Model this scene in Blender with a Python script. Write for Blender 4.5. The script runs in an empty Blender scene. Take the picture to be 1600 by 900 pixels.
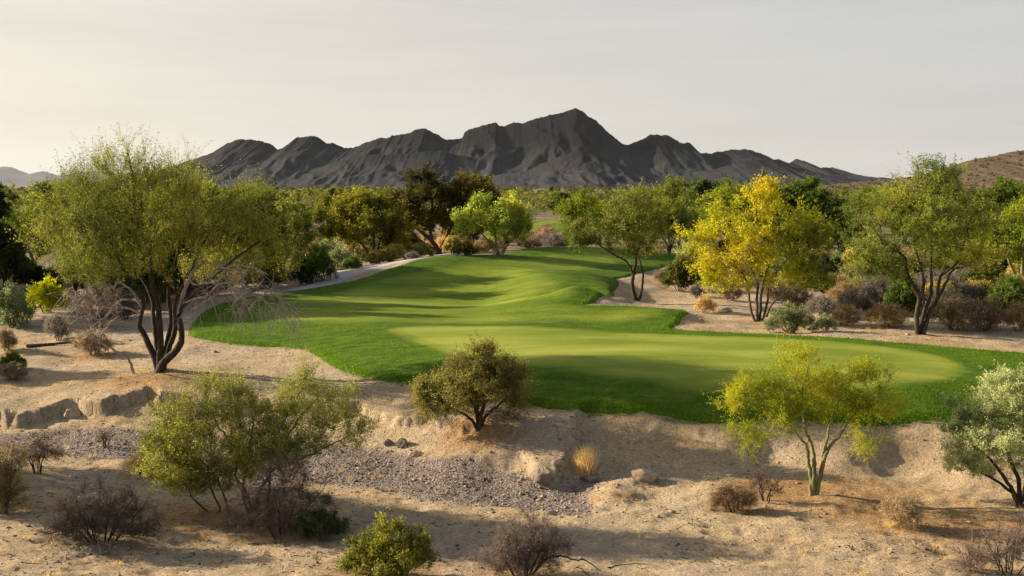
import bpy, math, random
import numpy as np

SC = bpy.context.scene
COL = SC.collection
H = 7.0                      # camera height above the wash floor (m)
F = 1600.0                   # focal length in photo pixels (photo is 1600 px wide)
PITCH = math.atan(160 / 1600.0)
CP, SP = math.cos(PITCH), math.sin(PITCH)

# ------------------------------------------------------------------ noise
def _h(ix, iy, s):
    n = (ix.astype(np.int64) * 374761393 + iy.astype(np.int64) * 668265263 + s * 1274126177) & 0x7fffffff
    n = ((n ^ (n >> 13)) * 1274126177) & 0x7fffffff
    n = n ^ (n >> 16)
    return (n & 0xffff) / 65535.0

def vnoise(x, y, s=0):
    ix, iy = np.floor(x), np.floor(y)
    fx, fy = x - ix, y - iy
    fx = fx * fx * (3 - 2 * fx); fy = fy * fy * (3 - 2 * fy)
    a, b = _h(ix, iy, s), _h(ix + 1, iy, s)
    c, d = _h(ix, iy + 1, s), _h(ix + 1, iy + 1, s)
    return (a * (1 - fx) + b * fx) * (1 - fy) + (c * (1 - fx) + d * fx) * fy - 0.5

def fbm(x, y, octv=4, s=0, gain=0.5):
    t, amp, out = 1.0, 1.0, 0
    for k in range(octv):
        out = out + amp * vnoise(x * t + 17.3 * k, y * t - 9.1 * k, s + k)
        t *= 2.03; amp *= gain
    return out

def sstep(a, b, x):
    t = np.clip((x - a) / (b - a), 0, 1)
    return t * t * (3 - 2 * t)

# ------------------------------------------------------------------ pixels -> rays
def ray(u, v):
    dx, dy = (u - 800.0) / F, (450.0 - v) / F
    return np.array([dx, CP + dy * SP, -SP + dy * CP])

def depth_of(P):
    return P[1] * CP - (P[2] - H) * SP

def onplane(u, v, z):
    d = ray(u, v)
    return np.array([0, 0, H]) + d * ((z - H) / d[2])

# ------------------------------------------------------------------ polylines
def catmull(pts, n=6, closed=True):
    P = np.array(pts, float); m = len(P); out = []
    rng_ = range(m if closed else m - 1)
    for i in rng_:
        if closed:
            a, b, c, d = P[(i - 1) % m], P[i], P[(i + 1) % m], P[(i + 2) % m]
        else:
            a, b, c, d = P[max(i - 1, 0)], P[i], P[i + 1], P[min(i + 2, m - 1)]
        for k in range(n):
            t = k / n
            out.append(0.5 * (2 * b + (c - a) * t + (2 * a - 5 * b + 4 * c - d) * t * t + (3 * b - a - 3 * c + d) * t ** 3))
    if not closed: out.append(P[-1])
    return np.array(out)

def sd_poly(x, y, poly):
    """signed distance to a closed polygon, negative inside"""
    best = np.full(x.shape, 1e18); inside = np.zeros(x.shape, bool)
    n = len(poly)
    for i in range(n):
        ax, ay = poly[i]; bx, by = poly[(i + 1) % n]
        ex, ey = bx - ax, by - ay
        wx, wy = x - ax, y - ay
        t = np.clip((wx * ex + wy * ey) / (ex * ex + ey * ey + 1e-12), 0, 1)
        d = (wx - ex * t) ** 2 + (wy - ey * t) ** 2
        best = np.minimum(best, d)
        c = ((ay > y) != (by > y))
        with np.errstate(divide='ignore', invalid='ignore'):
            xi = ax + (y - ay) * ex / (ey if abs(ey) > 1e-12 else 1e-12)
        inside ^= c & (x < xi)
    d = np.sqrt(best)
    return np.where(inside, -d, d)

def sd_line(x, y, line):
    """(signed distance, parameter) to an open polyline running left to right; positive beyond it"""
    best = np.full(x.shape, 1e18); sg = np.ones(x.shape); par = np.zeros(x.shape)
    for i in range(len(line) - 1):
        ax, ay = line[i]; bx, by = line[i + 1]
        ex, ey = bx - ax, by - ay
        wx, wy = x - ax, y - ay
        t = np.clip((wx * ex + wy * ey) / (ex * ex + ey * ey + 1e-12), 0, 1)
        d = (wx - ex * t) ** 2 + (wy - ey * t) ** 2
        m = d < best
        best = np.where(m, d, best)
        sg = np.where(m, np.sign(ex * wy - ey * wx), sg)
        par = np.where(m, i + t, par)
    return np.sqrt(best) * sg, par

# ------------------------------------------------------------------ the height of the ground
# eroded cut bank of the wash: pixel, height of the step
BANK = [(-500, 668, .5), (-150, 664, .5), (0, 662, .46), (60, 668, .46), (110, 660, .5), (170, 662, .5), (240, 658, .46), (330, 664, .5),
        (430, 668, .35), (540, 672, .28), (590, 684, .2), (625, 694, .26), (660, 700, .24), (700, 708, .2), (760, 720, .1),
        (815, 736, .14), (842, 752, .4), (868, 757, .48), (875, 738, .42), (885, 722, .3), (905, 708, .15), (960, 705, .05), (1200, 700, .0), (1700, 700, .0)]
_bl = np.array([onplane(u, v, -.15)[:2] for u, v, s in BANK]); _bs = np.array([s for u, v, s in BANK])
# small lip of the near bench at the end of the gravel
LIP = [(905, 800, 0), (919, 790, .2), (924, 770, .28), (935, 757, .28), (975, 750, .22), (1010, 742, .15), (1040, 735, 0)]
_ll = np.array([onplane(u, v, -.05)[:2] for u, v, s in LIP]); _ls = np.array([s for u, v, s in LIP])

def _dense(line, hs, n=8):
    L = catmull(np.column_stack([line, hs]), n, False)
    o = np.argsort(L[:, 0]); return L[o]
_BL = _dense(_bl, _bs); _LL = _dense(_ll, _ls)

def _near_line(x, y, L, soft):
    """distance to a line that runs left to right (positive beyond it) and the step height blended from the nearest stretch"""
    best = np.full(x.shape, 1e9); sw = np.zeros(x.shape); sh = np.zeros(x.shape)
    for px, py, h in L:
        d = np.sqrt((x - px) ** 2 + (y - py) ** 2)
        best = np.minimum(best, d)
        w = np.exp(-d / soft) + 1e-30
        sw += w; sh += w * max(h, 0)
    return best * np.sign(y - np.interp(x, L[:, 0], L[:, 1]) + 1e-9), sh / sw

def step_z(x, y):
    x = np.asarray(x, float); y = np.asarray(y, float)
    z = np.zeros(x.shape)
    m = (y > 14) & (y < 40) & (np.abs(x) < 45)
    if m.any():
        xx, yy = x[m], y[m]
        wob = fbm(xx * .8, yy * .8, 3, 5) * .8 + fbm(xx * 3.1, yy * 2.2, 4, 9, .6) * .26
        d, hs = _near_line(xx, yy, _BL, .35)
        a = hs * (sstep(-.25, .03, d + wob) * .8 + sstep(-1.4, -.1, d + wob) * .2) * (1 - sstep(1.5, 7, d))
        d2, hl = _near_line(xx, yy, _LL, .3)
        b = hl * np.exp(-((d2 + .5 + wob * .5) / .5) ** 2)
        z[m] = a * sstep(14, 17, yy) + b
    return z

CTRL = [  # u, v, z
 (-400, 895, .25), (100, 895, .2), (500, 895, .2), (900, 895, .15), (1300, 895, .2), (2000, 895, .3),
 (-300, 810, .15), (100, 800, .08), (500, 820, .08), (760, 815, .05), (1000, 800, .18), (1280, 790, .2), (1600, 800, .28), (1950, 800, .3),
 (-300, 740, .0), (60, 745, -.05), (250, 740, -.12), (500, 770, -.1), (700, 780, -.12), (900, 785, -.12), (960, 768, .14), (1100, 755, .16), (1400, 745, .14), (1700, 740, .2),
 (-300, 700, -.3), (80, 695, -.32), (300, 705, -.3), (480, 735, -.25), (640, 735, -.24), (780, 755, -.22), (900, 745, -.05), (960, 738, .0), (1050, 735, .03), (1200, 725, .12), (1400, 720, .2),
 (-300, 630, .5), (60, 630, .42), (240, 625, .5), (420, 635, .5), (560, 640, .5), (660, 665, .5), (747, 668, .72), (820, 690, .55), (900, 685, .62), (1000, 690, .55), (1150, 690, .6), (1350, 690, .65), (1600, 690, .7),
 (-300, 590, .75), (60, 590, .65), (250, 578, .9), (420, 590, .72), (560, 605, .75), (640, 605, .88), (700, 620, .95), (850, 640, .98), (1000, 655, .95), (1200, 662, .93), (1450, 665, .92), (1700, 668, .95),
 (60, 545, .85), (300, 535, 1.0), (420, 543, .98), (520, 575, .95), (600, 592, .98), (850, 618, 1.3), (1000, 628, 1.3), (1200, 636, 1.28), (1450, 640, 1.25),
 (600, 555, 1.3), (560, 530, 1.35), (700, 580, 1.4), (850, 590, 1.58), (1000, 600, 1.62), (1200, 607, 1.62), (1400, 608, 1.55), (1550, 590, 1.35), (1700, 590, 1.3),
 (430, 510, 1.25), (650, 530, 1.45), (900, 545, 1.55), (1150, 555, 1.55), (1400, 565, 1.45), (1600, 560, 1.35),
 (50, 500, .95), (200, 500, .95), (350, 490, 1.2), (500, 495, 1.4), (750, 500, 1.4), (950, 505, 1.4), (1065, 500, 1.5), (1100, 505, 1.15), (1000, 481, 1.2), (1200, 510, 1.3), (1437, 522, 1.4), (1600, 535, 1.35), (1900, 540, 1.35),
 (400, 465, 1.35), (560, 462, 1.4), (750, 472, 1.35), (860, 476, 1.3), (930, 473, 1.25), (995, 468, 1.2), (1100, 470, 1.35), (1250, 470, 1.3), (1450, 470, 1.3), (1650, 470, 1.3),
 (560, 440, 1.65), (650, 445, 1.65), (760, 450, 1.7), (850, 442, 2.3), (900, 435, 2.7), (945, 438, 2.3), (985, 432, 1.75), (1060, 425, 1.7), (1200, 430, 1.4), (1500, 430, 1.4),
 (600, 425, 1.95), (650, 417, 2.3), (700, 412, 2.45), (760, 420, 2.25), (850, 418, 2.1), (950, 412, 2.0), (1040, 408, 1.9),
 (510, 425, 1.45), (450, 430, 1.4), (200, 440, 1.2), (-100, 450, 1.1), (600, 405, 1.7), (683, 403, 2.35), (780, 404, 2.3), (850, 396, 2.3), (900, 392, 2.35), (1000, 396, 2.1), (1100, 400, 1.8), (1400, 400, 1.5),
 (300, 385, 1.4), (600, 380, 1.4), (850, 383, 1.1), (1100, 380, 1.4), (1500, 380, 1.5), (855, 363, .9), (853, 350, 1.7), (600, 350, 1.2), (1100, 350, 1.2), (300, 350, 1.2), (1500, 350, 1.2),
]
def _dom(x, y):
    r = np.sqrt(x * x + y * y)
    return np.arctan2(x, np.maximum(y, 1e-3)) * 2.0, np.log(np.clip(r, 12, 240)) * 1.4
_c = np.array([[*onplane(u, v, z)[:2], z] for u, v, z in CTRL])
_cs, _cl = _dom(_c[:, 0], _c[:, 1])
_rhs = _c[:, 2] - step_z(_c[:, 0], _c[:, 1])
_mean = _rhs.mean()
def _phi(d2):
    return np.sqrt(d2 + .03 ** 2)          # (soft) linear kernel: no overshoot
_A = _phi((_cs[:, None] - _cs[None]) ** 2 + (_cl[:, None] - _cl[None]) ** 2) 
_n = len(_cs)
_M = np.zeros((_n + 1, _n + 1)); _M[:_n, :_n] = _A - np.eye(_n) * .02; _M[:_n, _n] = 1; _M[_n, :_n] = 1
_w = np.linalg.solve(_M, np.append(_rhs, 0))

def smooth_z(x, y):
    x = np.asarray(x, float); y = np.asarray(y, float)
    out = np.zeros(x.shape); fx, fy, fo = x.ravel(), y.ravel(), out.ravel()
    for i in range(0, fx.size, 40000):
        s, l = _dom(fx[i:i + 40000], fy[i:i + 40000])
        s = np.clip(s, -1.5, 1.5)
        fo[i:i + 40000] = _phi((s[:, None] - _cs[None]) ** 2 + (l[:, None] - _cl[None]) ** 2) @ _w[:_n] + _w[_n]
    return np.clip(fo.reshape(x.shape), -.7, 3)

def base_z(x, y):
    x = np.asarray(x, float); y = np.asarray(y, float)
    r = np.sqrt(x * x + y * y)
    t = sstep(150, 230, r)
    return (smooth_z(x, y) + step_z(x, y)) * (1 - t) + 1.2 * t

def ground(u, v, far=700.0):
    d = ray(u, v); d = d / np.linalg.norm(d)
    t = np.geomspace(8, far, 900)
    P = np.array([0, 0, H])[None] + d[None] * t[:, None]
    dz = P[:, 2] - base_z(P[:, 0], P[:, 1])
    k = np.argmax(dz < 0)
    if dz[k] >= 0: k = len(t) - 1
    a, b = dz[k - 1], dz[k]
    f = a / (a - b + 1e-12)
    p = P[k - 1] * (1 - f) + P[k] * f
    p[2] = float(base_z(np.array([p[0]]), np.array([p[1]]))[0])
    return p

def gz(x, y):
    return float(base_z(np.array([x]), np.array([y]))[0])

# ------------------------------------------------------------------ meshes
def mesh_np(name, V, faces, mat=None, cols=None, smooth=False, attrs=None):
    """faces: list of int arrays (n,k)"""
    me = bpy.data.meshes.new(name)
    V = np.asarray(V, np.float32)
    me.vertices.add(len(V)); me.vertices.foreach_set('co', V.ravel())
    faces = [np.asarray(f, np.int32) for f in faces if len(f)]
    nl = sum(f.size for f in faces); nf = sum(len(f) for f in faces)
    me.loops.add(nl); me.polygons.add(nf)
    me.loops.foreach_set('vertex_index', np.concatenate([f.ravel() for f in faces]))
    tot = np.concatenate([np.full(len(f), f.shape[1], np.int32) for f in faces])
    me.polygons.foreach_set('loop_start', np.concatenate([[0], np.cumsum(tot)[:-1]]).astype(np.int32))
    me.polygons.foreach_set('loop_total', tot)
    if smooth: me.polygons.foreach_set('use_smooth', np.ones(nf, bool))
    if cols is not None:
        a = me.attributes.new('Col', 'FLOAT_COLOR', 'POINT')
        c = np.ones((len(V), 4), np.float32); c[:, :3] = cols
        a.data.foreach_set('color', c.ravel())
    for k, arr in (attrs or {}).items():
        a = me.attributes.new(k, 'FLOAT', 'POINT')
        a.data.foreach_set('value', np.asarray(arr, np.float32))
    me.update()
    if mat: me.materials.append(mat)
    return me

def link(name, me, parent=None, loc=None):
    o = bpy.data.objects.new(name, me); COL.objects.link(o)
    if parent: o.parent = parent
    if loc is not None: o.location = [float(q) for q in loc]
    return o

def tag(o, label=None, cat=None, group=None, kind=None):
    if label: o['label'] = label
    if cat: o['category'] = cat
    if group: o['group'] = group
    if kind: o['kind'] = kind
    return o

# ------------------------------------------------------------------ materials
def newmat(name):
    m = bpy.data.materials.new(name); m.use_nodes = True
    nt = m.node_tree
    for n in list(nt.nodes): nt.nodes.remove(n)
    out = nt.nodes.new('ShaderNodeOutputMaterial')
    return m, nt, out

class NT:
    """tiny node-graph helper"""
    def __init__(s, nt): s.t = nt
    def n(s, typ, ins=None, **kw):
        nd = s.t.nodes.new(typ)
        for k, v in kw.items(): setattr(nd, k, v)
        for k, v in (ins or {}).items():
            if hasattr(v, 'default_value') or isinstance(v, bpy.types.NodeSocket): s.t.links.new(v, nd.inputs[k])
            else:
                nd.inputs[k].default_value = v
        return nd
    def math(s, op, a, b=None):
        nd = s.t.nodes.new('ShaderNodeMath'); nd.operation = op
        for i, v in enumerate((a, b)):
            if v is None: continue
            if isinstance(v, bpy.types.NodeSocket): s.t.links.new(v, nd.inputs[i])
            else: nd.inputs[i].default_value = v
        return nd.outputs[0]
    def ramp(s, fac, stops):
        nd = s.t.nodes.new('ShaderNodeValToRGB')
        s.t.links.new(fac, nd.inputs[0])
        el = nd.color_ramp.elements
        while len(el) < len(stops): el.new(.5)
        for e, (p, c) in zip(el, stops):
            e.position = p; e.color = c if len(c) == 4 else (*c, 1)
        return nd.outputs[0]
    def mix(s, fac, a, b, blend='MIX'):
        nd = s.t.nodes.new('ShaderNodeMix'); nd.data_type = 'RGBA'; nd.blend_type = blend
        for i, v in ((0, fac), (6, a), (7, b)):
            if isinstance(v, bpy.types.NodeSocket): s.t.links.new(v, nd.inputs[i])
            elif i == 0: nd.inputs[0].default_value = v
            else: nd.inputs[i].default_value = (*v, 1) if len(v) == 3 else v
        return nd.outputs[2]
    def noise(s, vec, scale, detail=4, rough=.55, out=0):
        nd = s.n('ShaderNodeTexNoise', {'Vector': vec, 'Scale': scale, 'Detail': detail, 'Roughness': rough})
        return nd.outputs[out]
    def maprange(s, v, a, b, c=0., d=1.):
        nd = s.n('ShaderNodeMapRange', {0: v, 1: a, 2: b, 3: c, 4: d}); return nd.outputs[0]

def leaf_material():
    m, nt, out = newmat('leaf'); g = NT(nt)
    at = g.n('ShaderNodeAttribute', attribute_name='Col')
    hs = g.n('ShaderNodeHueSaturation', {'Saturation': 1.04, 'Value': 1.3, 'Color': at.outputs['Color']})
    oi = g.n('ShaderNodeObjectInfo').outputs['Random']
    va = g.n('ShaderNodeHueSaturation', {'Hue': g.maprange(oi, 0, 1, .497, .517), 'Value': g.maprange(g.math('FRACT', g.math('MULTIPLY', oi, 7.3)), 0, 1, 1.25, 1.7), 'Color': at.outputs['Color']})
    nt.links.new(va.outputs[0], hs.inputs['Color'])
    d = g.n('ShaderNodeBsdfDiffuse', {'Color': va.outputs[0]})
    t = g.n('ShaderNodeBsdfTranslucent', {'Color': hs.outputs[0]})
    mx = g.n('ShaderNodeMixShader', {0: .5, 1: d.outputs[0], 2: t.outputs[0]})
    nt.links.new(mx.outputs[0], out.inputs[0]); return m

def twig_material():
    m, nt, out = newmat('twig'); g = NT(nt)
    at = g.n('ShaderNodeAttribute', attribute_name='Col')
    d = g.n('ShaderNodeBsdfDiffuse', {'Color': at.outputs['Color']})
    nt.links.new(d.outputs[0], out.inputs[0]); return m

def bark_material(name, c1, c2, scale=9):
    m, nt, out = newmat(name); g = NT(nt)
    tc = g.n('ShaderNodeTexCoord').outputs['Object']
    mp = g.n('ShaderNodeMapping', {'Vector': tc, 'Scale': (1, 1, .25)}).outputs[0]
    nz = g.noise(mp, scale, 5, .65)
    col = g.ramp(nz, [(.3, c1), (.7, c2)])
    b = g.n('ShaderNodeBump', {'Height': g.noise(mp, scale * 3, 4, .7), 'Strength': .6, 'Distance': .03})
    p = g.n('ShaderNodeBsdfPrincipled', {'Base Color': col, 'Roughness': .9, 'Normal': b.outputs[0]})
    p.inputs['Specular IOR Level'].default_value = .2
    nt.links.new(p.outputs[0], out.inputs[0]); return m

LEAF = leaf_material(); TWIG = twig_material()
BARK_DARK = bark_material('dark bark', (.022, .017, .012), (.075, .056, .04))
BARK_GREY = bark_material('weathered grey wood', (.18, .155, .14), (.46, .40, .36))
BARK_GREEN = bark_material('palo verde bark', (.10, .10, .045), (.25, .24, .11))
BARK_BROWN = bark_material('brown bark', (.05, .038, .027), (.14, .11, .08))

# ------------------------------------------------------------------ plants
class Plant:
    """grows a skeleton of limbs towards points that fill the crown, then tubes, twigs and leaves"""
    def __init__(s, seed):
        s.r = np.random.default_rng(seed)
        s.pos, s.par, s.minr, s.tips = [], [], [], []
    def trunk(s, pts, r0, r1, sub=5, wob=.0, join=None):
        P = catmull(pts, sub, closed=False)
        n = len(P); prev = -1
        if join is not None and len(s.pos):
            A = np.array(s.pos); prev = int(np.argmin(((A - P[0]) ** 2).sum(1)))
        for i, p in enumerate(P):
            s.pos.append(p + (s.r.normal(size=3) * wob if i else 0)); s.par.append(prev)
            s.minr.append(r0 + (r1 - r0) * i / max(1, n - 1)); prev = len(s.pos) - 1
        return prev
    def grow(s, targets, seg=.3, curl=.25, reach=.35, lo=.25, only=0):
        """lo: fraction of each trunk's length (by node order) that stays bare is handled by the cost's height term"""
        A = np.array(s.pos)
        d0 = np.sqrt(((targets[:, None] - A[None]) ** 2).sum(2)).min(1)
        for p in targets[np.argsort(d0)]:
            A = np.array(s.pos)
            d = p - A; L = np.sqrt((d ** 2).sum(1)) + 1e-6
            pr = np.array(s.par)
            g = np.where((pr >= 0)[:, None], A - A[np.maximum(pr, 0)], [[0, 0, 1]])
            g = g / (np.sqrt((g ** 2).sum(1))[:, None] + 1e-6)
            cs = (g * d).sum(1) / L
            cost = L * (1.35 - reach * cs) + lo * np.maximum(0, A[:, 2] - p[2])
            cost[:only] += 1e6
            k = int(np.argmin(cost)); a = A[k]
            n = max(2, int(L[k] / seg))
            c = a + g[k] * L[k] * .42 + np.array([0, 0, curl * L[k] * .25])
            t = np.linspace(0, 1, n + 1)[1:, None]
            path = a * (1 - t) ** 2 + 2 * c * t * (1 - t) + p * t ** 2
            path = path + s.r.normal(size=path.shape) * (.05 * L[k] / n)
            prev = k; ids = []
            for q in path:
                s.pos.append(q); s.par.append(prev); s.minr.append(0.); prev = len(s.pos) - 1; ids.append(prev)
            s.tips.append((k, ids))
    def radii(s, rt, expo=2.3, rmax=9):
        n = len(s.pos); acc = np.zeros(n); s.kids = [[] for _ in range(n)]
        for i, p in enumerate(s.par):
            if p >= 0: s.kids[p].append(i)
        rad = np.zeros(n)
        for i in range(n - 1, -1, -1):
            if not s.kids[i]: acc[i] = rt ** expo
            rad[i] = max(min(acc[i] ** (1 / expo), rmax), s.minr[i])
            if s.par[i] >= 0: acc[s.par[i]] += acc[i]
        s.rad = rad
    def tubes(s, sides=6, flare=1.35):
        P = np.array(s.pos); n = len(P); par = np.array(s.par)
        D = np.where((par >= 0)[:, None], P - P[np.maximum(par, 0)], 0)
        for i in range(n):
            if par[i] < 0 and s.kids[i]: D[i] = P[s.kids[i][0]] - P[i]
        D = D / (np.sqrt((D ** 2).sum(1))[:, None] + 1e-9)
        main = np.full(n, -1)
        for i in range(n):
            if s.kids[i]:
                main[i] = max(s.kids[i], key=lambda k: s.rad[k])
        ref = np.tile(np.array([[.25, .93, .2]]), (n, 1))
        U = np.cross(D, ref); U /= (np.sqrt((U ** 2).sum(1))[:, None] + 1e-9); W = np.cross(D, U)
        an = np.arange(sides) * 2 * math.pi / sides
        rf = s.rad.copy()
        rf = np.where(par < 0, rf * flare, rf)
        def ring(c, u, w, r):
            return c[:, None] + r[:, None, None] * (np.cos(an)[None, :, None] * u[:, None] + np.sin(an)[None, :, None] * w[:, None])
        V = [ring(P, U, W, rf).reshape(-1, 3)]
        start = np.arange(n) * sides
        side = np.array([i for i in range(n) if par[i] >= 0 and main[par[i]] != i], int)
        beg = np.where(par >= 0, par, 0) * sides
        if len(side):
            V.append(ring(P[par[side]], U[side], W[side], s.rad[side] * 1.15).reshape(-1, 3))
            beg[side] = n * sides + np.arange(len(side)) * sides
        e = np.array([i for i in range(n) if par[i] >= 0], int)
        k = np.arange(sides); k2 = (k + 1) % sides
        Q = np.stack([beg[e][:, None] + k, beg[e][:, None] + k2, start[e][:, None] + k2, start[e][:, None] + k], 2).reshape(-1, 4)
        return np.concatenate(V), Q
    # sprigs with leaves round every tip
    def sprays(s, per=10, L=.5, up=.35, out=.6, rnd=.7, droop=.0, k=14, ll=.05, lw=.018, sw=.006, along=.55, pal=None, palfn=None,
               twig=(.10, .08, .05), jit=.18, stems=True, lrnd=.8, clump=.35, off=.02, keep=None, nseg=3, fork=0):
        r = s.r; A, Dr, T = [], [], []
        P = np.array(s.pos)
        cen = P.mean(0)
        for ti, (k0, ids) in enumerate(s.tips):
            if keep is not None and not keep(P[ids[-1]]): continue
            chain = P[[k0] + ids]
            m = int(per * r.uniform(.7, 1.3)) + 1
            f = 1 - along * r.random(m) ** 1.3
            x = f * (len(chain) - 1); i0 = np.minimum(x.astype(int), len(chain) - 2); fr = (x - i0)[:, None]
            A.append(chain[i0] * (1 - fr) + chain[i0 + 1] * fr)
            d = chain[i0 + 1] - chain[i0]; d /= (np.linalg.norm(d, axis=1)[:, None] + 1e-9)
            Dr.append(d); T.append(np.full(m, ti))
        if not A: return None
        A = np.concatenate(A); Dr = np.concatenate(Dr); T = np.concatenate(T); n = len(A)
        rn = r.normal(size=(n, 3)); rn /= np.linalg.norm(rn, axis=1)[:, None]
        D = out * Dr + rnd * rn + np.array([0, 0, up]); D /= np.linalg.norm(D, axis=1)[:, None]
        Ls = L * r.uniform(.55, 1.25, n)
        bend = r.normal(size=(n, 3)) * .22; bend[:, 2] -= droop
        def at(t):     # (n,m)
            return A[:, None] + (D[:, None] * t[..., None] + bend[:, None] * (t ** 2)[..., None]) * Ls[:, None, None]
        Vs, Fq, Cs = [], [], []
        nv = 0
        ntip = len(s.tips); pal = np.array(pal if pal is not None else [(.1, .1, .03)], float)
        w = s.r.random(ntip)
        if palfn is not None: w = np.array([palfn(P[ids[-1]], s.r) for _, ids in s.tips])
        w = np.clip(w, 0, 1) * (len(pal) - 1)
        if stems:
            tt = np.linspace(0, 1, nseg + 1)[None].repeat(n, 0)
            C = at(tt)
            sd = np.cross(D, r.normal(size=(n, 3))); sd /= (np.linalg.norm(sd, axis=1)[:, None] + 1e-9)
            wd = sw * (1 - .7 * tt)[..., None] * sd[:, None]
            V = np.stack([C - wd, C + wd], 2).reshape(-1, 3)     # n,(nseg+1),2
            b = (np.arange(n) * (nseg + 1) * 2)[:, None] + np.arange(nseg)[None] * 2
            Fq.append(np.stack([b, b + 1, b + 3, b + 2], 2).reshape(-1, 4) + nv)
            Vs.append(V); nv += len(V)
            cc = np.array(twig)[None] * (r.uniform(.6, 1.4, n))[:, None]
            Cs.append(np.repeat(cc, (nseg + 1) * 2, 0))
            if fork:   # side twiglets off every sprig
                tf = r.uniform(.15, .9, (n, fork)); B = at(tf).reshape(-1, 3); m = len(B)
                rd = r.normal(size=(m, 3)); rd /= np.linalg.norm(rd, axis=1)[:, None]
                E = np.repeat(D, fork, 0) * .7 + rd * .8; E /= np.linalg.norm(E, axis=1)[:, None]
                l2 = np.repeat(Ls, fork)[:, None] * r.uniform(.2, .55, (m, 1))
                s2 = np.cross(E, r.normal(size=(m, 3))); s2 /= (np.linalg.norm(s2, axis=1)[:, None] + 1e-9)
                V = np.stack([B - s2 * sw * .6, B + s2 * sw * .6, B + E * l2 + s2 * sw * .2, B + E * l2 - s2 * sw * .2], 1).reshape(-1, 3)
                Fq.append(np.arange(m * 4).reshape(-1, 4) + nv); Vs.append(V); nv += len(V)
                Cs.append(np.repeat(np.repeat(cc, fork, 0), 4, 0))
        if k > 0:
            tl = r.uniform(.12, 1.02, (n, k))
            C = at(tl).reshape(-1, 3) + r.normal(size=(n * k, 3)) * off
            ax = np.repeat(D, k, 0) * (1 - lrnd) + r.normal(size=(n * k, 3)) * lrnd * .6
            ax /= np.linalg.norm(ax, axis=1)[:, None]
            si = np.cross(ax, r.normal(size=(n * k, 3))); si /= (np.linalg.norm(si, axis=1)[:, None] + 1e-9)
            sc = r.uniform(.6, 1.35, (n * k, 1))
            a = ax * ll * sc; b = si * lw * sc * r.uniform(.7, 1.2, (n * k, 1))
            V = np.stack([C, C + a * .45 + b, C + a, C + a * .45 - b], 1).reshape(-1, 3)
            Fq.append(np.arange(n * k * 4).reshape(-1, 4) + nv)
            Vs.append(V); nv += len(V)
            ww = np.clip(np.repeat(w[T], k) + r.normal(size=n * k) * clump, 0, len(pal) - 1.001)
            i0 = ww.astype(int); fr = (ww - i0)[:, None]
            i1 = np.minimum(i0 + 1, len(pal) - 1)
            cc = pal[i0] * (1 - fr) + pal[i1] * fr
            cc = cc * (1 + r.normal(size=(n * k, 1)) * jit)
            Cs.append(np.repeat(np.clip(cc, .004, .9), 4, 0))
        return np.concatenate(Vs), np.concatenate(Fq), np.concatenate(Cs)

def fill(r, blobs, n, shell=.55, zmin=None):
    """points in a set of ellipsoids (cx,cy,cz,rx,ry,rz[,weight])"""
    B = np.array([(*b, 1.)[:7] if len(b) == 6 else b for b in blobs], float)
    w = (B[:, 3] * B[:, 5] * np.sqrt(B[:, 4])) ** .8 * B[:, 6]; w /= w.sum()
    i = r.choice(len(B), n, p=w)
    d = r.normal(size=(n, 3)); d /= np.linalg.norm(d, axis=1)[:, None]
    rr = r.random(n) ** shell
    p = B[i, :3] + d * rr[:, None] * B[i, 3:6]
    if zmin is not None: p[:, 2] = np.maximum(p[:, 2], zmin + r.random(n) * .15)
    return p

class Frame:
    """pixel frame of a plant: base pixel -> ground point, metres per pixel at its distance"""
    def __init__(s, u, v, P=None, mpp=None):
        s.u, s.v = u, v
        s.P = ground(u, v) if P is None else np.array(P, float)
        s.m = depth_of(s.P) / F if mpp is None else mpp
    def pt(s, u, v, y=0.):
        return np.array([(u - s.u) * s.m, y, (s.v - v) * s.m])
    def blob(s, cu, cv, ru, rv, y=0., dr=.85, w=1.):
        return (*s.pt(cu, cv, y), ru * s.m, ru * s.m * dr, rv * s.m, w)

def root(name, P, label, cat, group=None):
    o = bpy.data.objects.new(name, None); COL.objects.link(o)
    o.empty_display_size = .3
    o.location = [float(q) for q in P]
    return tag(o, label, cat, group)

def copy_thing(o, loc, rz=0., sc=(1, 1, 1), label=None, group=None):
    c = o.copy(); COL.objects.link(c)
    c.location = [float(q) for q in loc]; c.rotation_euler = (0, 0, rz); c.scale = sc
    if label: c['label'] = label
    if group: c['group'] = group
    for ch in o.children:
        d = ch.copy(); COL.objects.link(d); d.parent = c
        d.matrix_parent_inverse = ch.matrix_parent_inverse
    return c
# ================================================================== THE SETTING
def px_poly(pts, n=5):
    return catmull([ground(u, v)[:2] for u, v in pts], n, True)

LAWN = px_poly([(296, 522), (318, 531), (360, 537), (420, 541), (475, 546), (503, 561), (538, 582), (600, 595), (645, 601), (700, 613), (780, 624),
  (850, 637), (930, 647), (1050, 655), (1200, 661), (1400, 664), (1520, 663), (1700, 655), (1800, 610), (1700, 566), (1600, 553), (1500, 545), (1400, 537), (1300, 529),
  (1200, 524), (1120, 520), (1052, 516), (1060, 508), (1079, 501), (1070, 493), (1020, 488), (950, 483), (903, 478), (928, 474), (956, 463),
  (968, 449), (962, 438), (985, 430), (1010, 425), (1045, 420), (1085, 412), (1090, 402), (1040, 398), (980, 395.5), (900, 391), (850, 394), (800, 401), (740, 404),
  (690, 408), (640, 420), (600, 432), (560, 443), (500, 452), (440, 458), (380, 466), (335, 479), (312, 494)])
PUTT = px_poly([(690, 548), (640, 530), (620, 517), (760, 514), (900, 519), (1050, 526), (1200, 531), (1330, 541), (1440, 556), (1494, 575),
  (1470, 592), (1380, 602), (1200, 605), (1000, 592), (850, 574), (750, 566)])
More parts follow.
